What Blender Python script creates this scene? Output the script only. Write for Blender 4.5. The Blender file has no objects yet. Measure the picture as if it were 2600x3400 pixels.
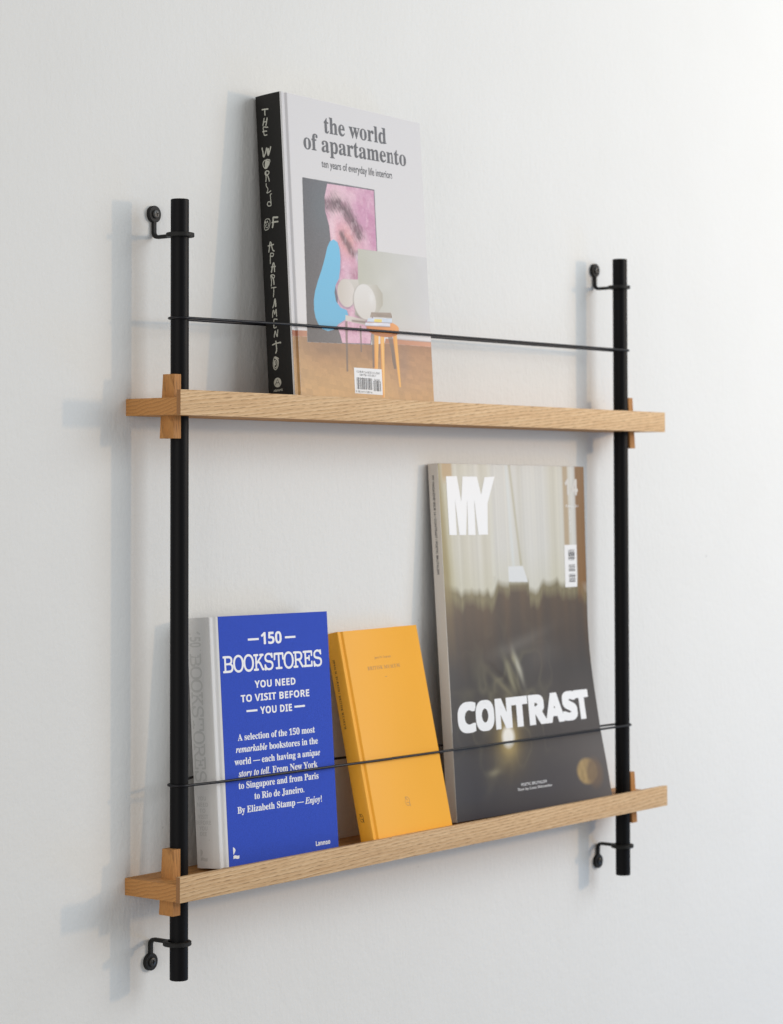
import bpy, bmesh, math, random, json
import numpy as np
from mathutils import Matrix, Vector

random.seed(4)
scene = bpy.context.scene
COL = scene.collection

# ---------------------------------------------------------------- camera
cam_d = bpy.data.cameras.new('camera')
cam = bpy.data.objects.new('camera', cam_d)
COL.objects.link(cam)
YAW, PIT, ROL = 0.9003218, 0.0363950, -0.0019778
CAM = Vector((-1.776533, -1.730146, 0.500971))
fw = Vector((math.sin(YAW) * math.cos(PIT), math.cos(YAW) * math.cos(PIT), math.sin(PIT)))
rt = Vector((math.cos(YAW), -math.sin(YAW), 0))
up = rt.cross(fw)
rt, up = rt * math.cos(ROL) + up * math.sin(ROL), -rt * math.sin(ROL) + up * math.cos(ROL)
mt = Matrix((rt, up, -fw)).transposed().to_4x4()
mt.translation = CAM
cam.matrix_world = mt
cam_d.sensor_fit = 'HORIZONTAL'
cam_d.sensor_width = 36
cam_d.lens = 7868.18 / 2600 * 36
cam_d.shift_x = -5.919 / 2600
cam_d.shift_y = -364.56 / 2600
cam_d.clip_start = 0.05
cam_d.clip_end = 60
cam_d.dof.use_dof = True
cam_d.dof.aperture_fstop = 10
cam_d.dof.focus_distance = (Vector((0.06, -0.05, 0.5)) - CAM).dot(fw)
scene.camera = cam

# ---------------------------------------------------------------- light
scene.view_settings.view_transform = 'Standard'
scene.view_settings.look = 'None'
scene.view_settings.exposure = 0.09
scene.view_settings.gamma = 1
world = bpy.data.worlds.new('World')
scene.world = world
world.use_nodes = True
wb = world.node_tree.nodes['Background']
wb.inputs[0].default_value = (0.965, 0.975, 0.975, 1)
wb.inputs[1].default_value = 0.34


def area(name, loc, target, sx, sy, power, color):
    l = bpy.data.lights.new(name, 'AREA')
    l.shape = 'RECTANGLE'
    l.size, l.size_y = sx, sy
    l.energy = power
    l.color = color
    o = bpy.data.objects.new(name, l)
    COL.objects.link(o)
    o.location = loc
    d = Vector(target) - Vector(loc)
    o.rotation_euler = d.to_track_quat('-Z', 'Y').to_euler()
    return o


area('narrow_window_light', (2.95, -2.67, 1.0), (0.3, 0, 0.45), 0.10, 0.22, 23.5, (1.0, 0.66, 0.34))
area('broad_window_light', (2.05, -2.2, 1.4), (0.8, 0, 0.8), 2.4, 1.8, 53, (0.865, 0.94, 1.0))
area('low_blue_fill', (2.3, -1.5, -0.75), (1.0, 0, -0.1), 1.2, 0.7, 5, (0.05, 0.42, 1.0))  # added blue fill lamp, tints the lower right of the wall
area('left_bounce_light', (-2.6, -0.75, 0.6), (0.2, -0.1, 0.5), 1.6, 1.6, 20, (1.0, 0.94, 0.86))

# ---------------------------------------------------------------- helpers


def lin(r, g=None, b=None, k=1.0):
    if g is None:
        r, g, b = r
    f = lambda c: (c / 255 / 12.92 if c / 255 <= 0.04045 else ((c / 255 + 0.055) / 1.055) ** 2.4) * k
    return (f(r), f(g), f(b))


def mesh(name, verts, faces, mat=None, parent=None, smooth=False):
    me = bpy.data.meshes.new(name)
    me.from_pydata(verts, [], faces)
    me.update()
    o = bpy.data.objects.new(name, me)
    COL.objects.link(o)
    if mat:
        me.materials.append(mat)
    if parent:
        o.parent = parent
    if smooth:
        me.polygons.foreach_set('use_smooth', [True] * len(me.polygons))
    return o


def from_bm(name, bm, mat=None, parent=None, smooth_angle=None):
    bmesh.ops.recalc_face_normals(bm, faces=bm.faces[:])
    me = bpy.data.meshes.new(name)
    bm.to_mesh(me)
    bm.free()
    o = bpy.data.objects.new(name, me)
    COL.objects.link(o)
    if mat:
        me.materials.append(mat)
    if parent:
        o.parent = parent
    if smooth_angle:
        me.polygons.foreach_set('use_smooth', [True] * len(me.polygons))
        me.set_sharp_from_angle(angle=math.radians(smooth_angle))
    return o


def thing(name, label, cat, loc=(0, 0, 0), group=None):
    o = bpy.data.objects.new(name, None)
    o.empty_display_size = 0.05
    COL.objects.link(o)
    o.location = loc
    o['label'] = label
    o['category'] = cat
    if group:
        o['group'] = group
    return o


def box_bm(x0, x1, y0, y1, z0, z1, bevel=0.0, seg=2, bm=None):
    own = bmesh.new()
    vs = [own.verts.new(p) for p in ((x0, y0, z0), (x1, y0, z0), (x1, y1, z0), (x0, y1, z0),
                                     (x0, y0, z1), (x1, y0, z1), (x1, y1, z1), (x0, y1, z1))]
    for f in ((0, 3, 2, 1), (4, 5, 6, 7), (0, 1, 5, 4), (1, 2, 6, 5), (2, 3, 7, 6), (3, 0, 4, 7)):
        own.faces.new([vs[i] for i in f])
    if bevel:
        bmesh.ops.bevel(own, geom=own.edges[:], offset=bevel, segments=seg, affect='EDGES', profile=0.6)
    return own


def loft(bm, loops, close=True, cap0=True, cap1=True):
    rows = [[bm.verts.new(p) for p in l] for l in loops]
    n = len(rows[0])
    for a, b in zip(rows, rows[1:]):
        for i in range(n if close else n - 1):
            j = (i + 1) % n
            bm.faces.new((a[i], a[j], b[j], b[i]))
    if cap0:
        bm.faces.new(rows[0][::-1])
    if cap1:
        bm.faces.new(rows[-1])
    return rows


def circ(cx, cy, z, r, n=48):
    return [(cx + r * math.cos(2 * math.pi * i / n), cy + r * math.sin(2 * math.pi * i / n), z) for i in range(n)]


# ---------------------------------------------------------------- materials
def new_mat(name, color=(0.5, 0.5, 0.5), rough=0.6, spec=0.5):
    m = bpy.data.materials.new(name)
    m.use_nodes = True
    nt = m.node_tree
    b = nt.nodes['Principled BSDF']
    b.inputs['Base Color'].default_value = (*color, 1)
    b.inputs['Roughness'].default_value = rough
    b.inputs['Specular IOR Level'].default_value = spec
    return m, nt, b


def node(nt, t, **kw):
    n = nt.nodes.new(t)
    for k, v in kw.items():
        if k in n.inputs.keys():
            n.inputs[k].default_value = v
        else:
            setattr(n, k, v)
    return n


def coords(nt, scale=(1, 1, 1), rot=(0, 0, 0), loc=(0, 0, 0)):
    tc = node(nt, 'ShaderNodeTexCoord')
    mp = node(nt, 'ShaderNodeMapping')
    mp.inputs['Scale'].default_value = scale
    mp.inputs['Rotation'].default_value = rot
    mp.inputs['Location'].default_value = loc
    nt.links.new(tc.outputs['Object'], mp.inputs['Vector'])
    return mp.outputs['Vector']


def noise(nt, vec, scale, detail=3, rough=0.5, dist=0.0):
    n = node(nt, 'ShaderNodeTexNoise')
    n.inputs['Scale'].default_value = scale
    n.inputs['Detail'].default_value = detail
    n.inputs['Roughness'].default_value = rough
    n.inputs['Distortion'].default_value = dist
    nt.links.new(vec, n.inputs['Vector'])
    return n.outputs['Fac']


def ramp(nt, fac, stops):
    r = node(nt, 'ShaderNodeValToRGB')
    e = r.color_ramp.elements
    e[0].position, e[0].color = stops[0][0], (*stops[0][1], 1)
    e[1].position, e[1].color = stops[-1][0], (*stops[-1][1], 1)
    for p, c in stops[1:-1]:
        x = e.new(p)
        x.color = (*c, 1)
    nt.links.new(fac, r.inputs['Fac'])
    return r.outputs['Color']


def mixc(nt, a, b, fac, mode='MIX'):
    m = node(nt, 'ShaderNodeMix', data_type='RGBA', blend_type=mode)
    for s, v in ((6, a), (7, b), (0, fac)):
        if isinstance(v, (float, int)):
            m.inputs[s].default_value = v
        elif isinstance(v, tuple):
            m.inputs[s].default_value = (*v, 1)
        else:
            nt.links.new(v, m.inputs[s])
    return m.outputs[2]


def maths(nt, op, a, b=0.0):
    m = node(nt, 'ShaderNodeMath', operation=op)
    for i, v in enumerate((a, b)):
        if isinstance(v, (float, int)):
            m.inputs[i].default_value = v
        else:
            nt.links.new(v, m.inputs[i])
    return m.outputs[0]


def bump(nt, b, h, strength, dist):
    n = node(nt, 'ShaderNodeBump')
    n.inputs['Strength'].default_value = strength
    n.inputs['Distance'].default_value = dist
    nt.links.new(h, n.inputs['Height'])
    nt.links.new(n.outputs[0], b.inputs['Normal'])


def speck(name, color, rough, spec=0.5, scale=900, amt=0.12, bstr=0.25, bdist=0.0003):
    """a plain colour with faint mottling and a fine grain relief"""
    m, nt, b = new_mat(name, color, rough, spec)
    v = coords(nt)
    n1 = noise(nt, v, scale, 2)
    n2 = noise(nt, v, 14, 4)
    c = mixc(nt, tuple(x * (1 - amt) for x in color), tuple(min(1, x * (1 + amt)) for x in color),
             maths(nt, 'ADD', maths(nt, 'MULTIPLY', n1, 0.5), maths(nt, 'MULTIPLY', n2, 0.5)))
    nt.links.new(c, b.inputs['Base Color'])
    r = maths(nt, 'MULTIPLY_ADD', n2, 0.16)
    r.node.inputs[2].default_value = rough - 0.08
    nt.links.new(r, b.inputs['Roughness'])
    bump(nt, b, n1, bstr, bdist)
    return m


def wall_material():
    m, nt, b = new_mat('rolled_white_paint', (0.785, 0.785, 0.775), 0.72, 0.25)
    v = coords(nt)
    n1 = noise(nt, v, 210, 4, 0.6)
    n2 = noise(nt, v, 75, 4, 0.62, 0.3)
    n3 = noise(nt, v, 9, 3)
    vs = coords(nt, (3.2, 1, 1.0))
    n4 = noise(nt, vs, 60, 3, 0.55, 0.4)
    h = maths(nt, 'ADD', maths(nt, 'MULTIPLY', n1, 0.45), maths(nt, 'ADD', n2, maths(nt, 'MULTIPLY', n4, 0.6)))
    bump(nt, b, h, 0.48, 0.0015)
    c = mixc(nt, (0.765, 0.765, 0.752), (0.805, 0.805, 0.795), n3)
    pit = ramp(nt, noise(nt, v, 85, 1), [(0.80, (0, 0, 0)), (0.83, (1, 1, 1))])
    c = mixc(nt, c, (0.45, 0.44, 0.42), maths(nt, 'MULTIPLY', pit, 0.4))
    streak = noise(nt, coords(nt, (6, 1, 1.2)), 2.2, 3, 0.5)
    c = mixc(nt, c, (0.74, 0.735, 0.715), maths(nt, 'MULTIPLY', streak, 0.30))
    nt.links.new(c, b.inputs['Base Color'])
    return m


def oak(name, tilt=0.0, shift=(0, 0, 0), tone=1.0, along='X', warm=0.0):
    """oak with long grain, growth bands and dark open pores"""
    m, nt, b = new_mat(name, (0.5, 0.33, 0.18), 0.6, 0.25)
    rot = (0, tilt, 0) if along == 'X' else (0, math.pi / 2 + tilt, 0)
    base = coords(nt, (1, 1, 1), rot, shift)

    def stretched(sx, sy, sz):
        mp = node(nt, 'ShaderNodeMapping')
        mp.inputs['Scale'].default_value = (sx, sy, sz)
        nt.links.new(base, mp.inputs['Vector'])
        return mp.outputs['Vector']
    sep = node(nt, 'ShaderNodeSeparateXYZ')
    nt.links.new(base, sep.inputs[0])
    warp = noise(nt, stretched(1.8, 16, 16), 1, 3, 0.5)
    warp2 = noise(nt, stretched(9, 70, 70), 1, 2, 0.5)
    ringv = maths(nt, 'ADD', maths(nt, 'MULTIPLY', sep.outputs[2], 260.0), maths(nt, 'MULTIPLY', warp, 4.5))
    ringv = maths(nt, 'ADD', ringv, maths(nt, 'MULTIPLY', warp2, 0.9))
    ringv = maths(nt, 'ADD', ringv, maths(nt, 'MULTIPLY', sep.outputs[1], 60.0))
    bands = maths(nt, 'FRACT', ringv)
    fine = noise(nt, stretched(14, 700, 700), 1, 3, 0.6)
    broad = noise(nt, stretched(6, 30, 30), 1, 3, 0.5)
    light = tuple(x * tone for x in (0.700, 0.502 - warm * 0.145, 0.300 - warm * 0.17))
    midc = tuple(x * tone for x in (0.615, 0.402 - warm * 0.12, 0.215 - warm * 0.125))
    dark = tuple(x * tone for x in (0.42, 0.215, 0.080))
    c = ramp(nt, bands, [(0.0, light), (0.55, midc), (0.92, tuple(x * 0.9 for x in midc)), (1.0, light)])
    c = mixc(nt, c, light, maths(nt, 'MULTIPLY', broad, 0.45))
    c = mixc(nt, c, dark, maths(nt, 'MULTIPLY', ramp(nt, fine, [(0.40, (0, 0, 0)), (0.72, (1, 1, 1))]), 0.42))
    pores = noise(nt, stretched(90, 1600, 1600), 1, 2, 0.5)
    early = ramp(nt, bands, [(0.0, (0.25,) * 3), (0.60, (0.25,) * 3), (0.86, (1,) * 3), (1.0, (0.4,) * 3)])
    pm = maths(nt, 'MULTIPLY', ramp(nt, pores, [(0.48, (0, 0, 0)), (0.58, (1, 1, 1))]), early)
    c = mixc(nt, c, (0.24 * tone, 0.125 * tone, 0.052 * tone), maths(nt, 'MULTIPLY', pm, 0.82))
    nt.links.new(c, b.inputs['Base Color'])
    h = maths(nt, 'SUBTRACT', maths(nt, 'MULTIPLY', fine, 0.3), pm)
    bump(nt, b, h, 0.35, 0.0003)
    return m


def painted(name, rough, spec=0.5, weave=0.0, coat=0.0):
    """a printed sheet: ink colour per vertex, paper or cloth relief"""
    m, nt, b = new_mat(name, (1, 1, 1), rough, spec)
    a = node(nt, 'ShaderNodeVertexColor')
    a.layer_name = 'ink'
    v = coords(nt)
    n = noise(nt, v, 1300, 2)
    c = mixc(nt, a.outputs[0], mixc(nt, (0.90,) * 3, (1.10,) * 3, n), 1.0, 'MULTIPLY')
    nt.links.new(c, b.inputs['Base Color'])
    if weave:
        bump(nt, b, n, weave, 0.0003)
    if coat:
        b.inputs['Coat Weight'].default_value = coat
        b.inputs['Coat Roughness'].default_value = 0.28
    return m


def cloth(name, color, rough=0.75, amt=0.16):
    m, nt, b = new_mat(name, color, rough, 0.18)
    w1 = node(nt, 'ShaderNodeTexWave', wave_type='BANDS', bands_direction='X')
    w2 = node(nt, 'ShaderNodeTexWave', wave_type='BANDS', bands_direction='Z')
    v = coords(nt)
    for w in (w1, w2):
        w.inputs['Scale'].default_value = 480
        w.inputs['Distortion'].default_value = 1.5
        w.inputs['Detail'].default_value = 1
        nt.links.new(v, w.inputs['Vector'])
    n = noise(nt, v, 1100, 2)
    h = maths(nt, 'ADD', maths(nt, 'MULTIPLY', w1.outputs['Fac'], w2.outputs['Fac']), n)
    c = mixc(nt, tuple(x * (1 - amt) for x in color), tuple(min(1, x * (1 + amt)) for x in color), maths(nt, 'MULTIPLY', h, 0.6))
    nt.links.new(c, b.inputs['Base Color'])
    bump(nt, b, h, 0.4, 0.0003)
    b.inputs['Sheen Weight'].default_value = 0.04
    return m


M = {}
M['wall'] = wall_material()
M['powder'] = speck('black_powder_coat', (0.004, 0.004, 0.005), 0.5, 0.13, 1600, 0.25, 0.1, 0.0002)
M['iron'] = speck('black_textured_iron', (0.009, 0.0088, 0.0085), 0.55, 0.3, 1800, 0.3, 0.8, 0.0004)
M['cord'] = speck('black_rubber', (0.005, 0.005, 0.008), 0.42, 0.3, 1500, 0.2)
M['steel'] = speck('black_screw_steel', (0.03, 0.03, 0.028), 0.38, 0.5, 1500, 0.2)
M['oak_board'] = oak('oak_board', 0.0, (0.3, 0.1, 0.2), 0.80, 'X', 1.1)
M['oak_lip_upper'] = oak('oak_lip_upper', 0.10, (1.7, 0.4, 0.3), 1.14)
M['oak_lip_lower'] = oak('oak_lip_lower', 0.035, (4.1, 0.9, 0.7), 1.05)
M['oak_wedge'] = oak('oak_wedge', 0.06, (0.7, 1.4, 2.6), 0.78, 'Z', 1.1)
M['oak_end'] = speck('oak_end_grain', (0.30, 0.15, 0.065), 0.7, 0.2, 500, 0.35, 0.3)
M['paper'] = speck('book_paper', (0.72, 0.70, 0.64), 0.8, 0.2, 2500, 0.06)
M['grey_paper'] = speck('grey_spine_card', (0.64, 0.60, 0.55), 0.6, 0.3, 900, 0.05)
M['white_cloth'] = cloth('white_book_cloth', (0.74, 0.735, 0.73), 0.5, 0.04)
M['blue_cloth'] = cloth('blue_book_cloth', (0.030, 0.082, 0.55), 0.65, 0.42)
M['navy'] = speck('navy_endpaper', (0.02, 0.025, 0.05), 0.6, 0.3)
M['black_spine'] = speck('black_printed_spine', (0.0085, 0.0075, 0.0065), 0.5, 0.3, 900, 0.2, 0.15)
M['orange'] = speck('orange_cover_paper', (0.92, 0.43, 0.035), 0.5, 0.30, 700, 0.05, 0.35)
M['faint_ink'] = speck('faint_white_ink', (0.62, 0.60, 0.57), 0.45, 0.4, 900, 0.03, 0.1)
M['white_ink'] = speck('white_ink', (0.85, 0.86, 0.88), 0.45, 0.4, 900, 0.03, 0.1)
M['spine_ink'] = speck('pale_grey_ink', (0.50, 0.50, 0.44), 0.5, 0.3, 900, 0.05, 0.1)
M['grey_ink'] = speck('grey_title_ink', (0.062, 0.066, 0.08), 0.45, 0.4, 900, 0.05, 0.1)
M['foil'] = speck('grey_foil_stamp', (0.585, 0.585, 0.575), 0.42, 0.5, 900, 0.05, 0.1)
M['brown_ink'] = speck('brown_ink', (0.10, 0.045, 0.012), 0.5, 0.3)
M['tan_ink'] = speck('tan_foil', (0.50, 0.27, 0.09), 0.5, 0.3)
M['dark_ink'] = speck('dark_ink', (0.05, 0.05, 0.055), 0.5, 0.3)
M['cover_print'] = painted('printed_cloth_cover', 0.36, 0.28, 0.15)
M['mag_print'] = painted('printed_magazine_cover', 0.34, 0.28, 0.0, 0.0)
M['label'] = speck('white_label', (0.80, 0.80, 0.81), 0.5, 0.4, 900, 0.02, 0.1)

# ---------------------------------------------------------------- the wall
bm = box_bm(-3.0, 4.2, 0.0, 0.12, -1.9, 2.6)
w = from_bm('wall', bm, M['wall'])
w['kind'] = 'structure'
w['label'] = 'white wall with lightly textured rolled paint behind the shelf'

# ---------------------------------------------------------------- the shelf unit
L, PY, YF, R = 0.83359, -0.03971, -0.07759, 0.00946
EL, ER = 0.03819, 0.04817
ZU, ZUR, ZL, ZLR = 0.57588, 0.57444, 0.08686, 0.08756
TH, LIP = 0.01759, 0.02550

shelf = thing('wall_shelf', 'oak and black steel wall shelf of two ledges between two round poles', 'shelf', (0, 0, 0))


def pole(x):
    bm = bmesh.new()
    c = 0.0006
    loft(bm, [circ(0, 0, 0, R - c), circ(0, 0, c, R), circ(0, 0, 0.8 - c, R), circ(0, 0, 0.8, R - c)])
    o = from_bm('pole', bm, M['powder'], shelf, 40)
    o.location = (x, PY, 0)
    return o


pole(0)
pole(L)


def sweep_rect(bm, path, hx, ht):
    """a strap of rectangular section following a path in the YZ plane"""
    loops = []
    for i, (y, z) in enumerate(path):
        a = path[max(0, i - 1)]
        b = path[min(len(path) - 1, i + 1)]
        d = Vector((b[0] - a[0], b[1] - a[1])).normalized()
        n = Vector((-d.y, d.x))
        k = 0.0005
        sec = [(-hx, -ht + k), (-hx + k, -ht), (hx - k, -ht), (hx, -ht + k), (hx, ht - k), (hx - k, ht), (-hx + k, ht), (-hx, ht - k)]
        loops.append([(sx, y + n.x * st, z + n.y * st) for sx, st in sec])
    loft(bm, loops)


def bracket(x, ze, zr, turn):
    s = 1 if ze > zr else -1
    bm = bmesh.new()
    # eye lying on the wall
    rr, t, c = 0.0089, 0.0042, 0.0005
    ring = lambda r, y: [(r * math.cos(2 * math.pi * i / 40), y, r * math.sin(2 * math.pi * i / 40)) for i in range(40)]
    loft(bm, [ring(rr, 0.0), ring(rr, -t + c), ring(rr - c, -t)])
    # strap down the wall, bend, and out to the pole
    ht = 0.0019
    yw = -ht - 0.0002
    bend = 0.0055
    dz = zr - ze
    path = [(yw, -s * 0.0075), (yw, dz + s * bend)]
    for i in range(1, 8):
        a = i / 8 * math.pi / 2
        path.append((yw - bend * (1 - math.cos(a)), dz + s * bend * (1 - math.sin(a))))
    path += [(yw - bend, dz), (PY + 0.0135, dz)]
    sweep_rect(bm, path, 0.0024, ht)
    # collar
    ro, ri, hh, c = 0.01465, R + 0.0001, 0.0022, 0.0006
    rg = lambda r, z: [(r * math.cos(2 * math.pi * i / 56), PY + r * math.sin(2 * math.pi * i / 56), dz + z) for i in range(56)]
    loops = [rg(ri, -hh), rg(ro - c, -hh), rg(ro, -hh + c), rg(ro, hh - c), rg(ro - c, hh), rg(ri, hh)]
    rows = loft(bm, loops, True, False, False)
    for i in range(56):
        j = (i + 1) % 56
        bm.faces.new((rows[-1][i], rows[-1][j], rows[0][j], rows[0][i]))
    o = from_bm('bracket', bm, M['iron'], shelf, 35)
    o.location = (x, 0, ze)
    o.rotation_euler = (0, 0, turn)
    # screw with a cross recess
    bm = bmesh.new()
    n = 48
    aw, bl = 0.00062, 0.0025

    def plus(th):
        c_, s_ = abs(math.cos(th)) + 1e-9, abs(math.sin(th)) + 1e-9
        return max(min(bl / c_, aw / s_), min(bl / s_, aw / c_))
    P = lambda r, y: [((r(2 * math.pi * i / n) if callable(r) else r) * math.cos(2 * math.pi * i / n), y,
                       (r(2 * math.pi * i / n) if callable(r) else r) * math.sin(2 * math.pi * i / n)) for i in range(n)]
    loft(bm, [P(0.0044, -0.0041), P(0.0044, -0.0056), P(0.0040, -0.0061), P(0.0030, -0.0064), P(plus, -0.0065), P(lambda a: plus(a) * 0.7, -0.0049)])
    q = from_bm('screw', bm, M['steel'], o, 30)
    q.rotation_euler = (0, random.uniform(-0.3, 0.3), 0)
    return o


bracket(0.0006, 0.7873, 0.7630, 0.0)
bracket(L - 0.0022, 0.7873, 0.7630, 0.0)
bracket(-0.0026, 0.0143, 0.0376, 0.0)
bracket(L - 0.0015, 0.0143, 0.0376, 0.0)


def ledge(z0, z1, lipmat):
    n = L + EL + ER
    ang = -math.atan2(z1 - z0, L)
    x0 = -EL
    bm = box_bm(0, n, YF + 0.0055, 0, 0, TH, 0.0007)
    b = from_bm('ledge_board', bm, M['oak_board'], shelf, 40)
    b.location = (x0, 0, z0)
    b.rotation_euler = (0, ang, 0)
    bm = box_bm(-0.0002, n + 0.0002, YF, YF + 0.0057, -0.0003, LIP, 0.0006)
    l = from_bm('front_lip', bm, lipmat, b, 40)
    l.data.materials.append(M['oak_end'])
    for p in l.data.polygons:
        if abs(p.normal.x) > 0.9:
            p.material_index = 1
    return b


ledge(ZU, ZUR, M['oak_lip_upper'])
ledge(ZL, ZLR, M['oak_lip_lower'])


def wedge(x, zt, zb, side):
    """tapering oak wedge hollowed along one face to grip the pole"""
    bm = bmesh.new()
    RR = R + 0.0001
    loops = []
    for z, xo, xi, hd in ((zb, 0.0196, 0.0079, 0.0099), (zt, 0.0166, 0.0059, 0.0081)):
        pts = [(-xo, hd - 0.0005), (-xo + 0.0005, hd)] + [(-xi - 0.0006, hd), (-xi, hd - 0.0006)]
        m = 16
        for i in range(m + 1):
            y = (hd - 0.0007) * (1 - 2 * i / m)
            xx = -math.sqrt(max(0, RR * RR - y * y)) if abs(y) < RR else 0
            pts.append((min(-xi, xx), y))
        pts += [(-xi, -hd + 0.0006), (-xi - 0.0006, -hd), (-xo + 0.0005, -hd), (-xo, -hd + 0.0005)]
        loops.append([(px * side, py, z) for px, py in pts])
    loft(bm, loops)
    o = from_bm('wedge', bm, M['oak_wedge'], shelf)
    o.location = (x, PY, 0)
    return o


wedge(0, 0.6186, 0.5526, 1)
wedge(L, 0.6186, 0.5526, -1)
wedge(0, 0.1344, 0.0678, 1)
wedge(L, 0.1321, 0.0668, -1)

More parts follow.
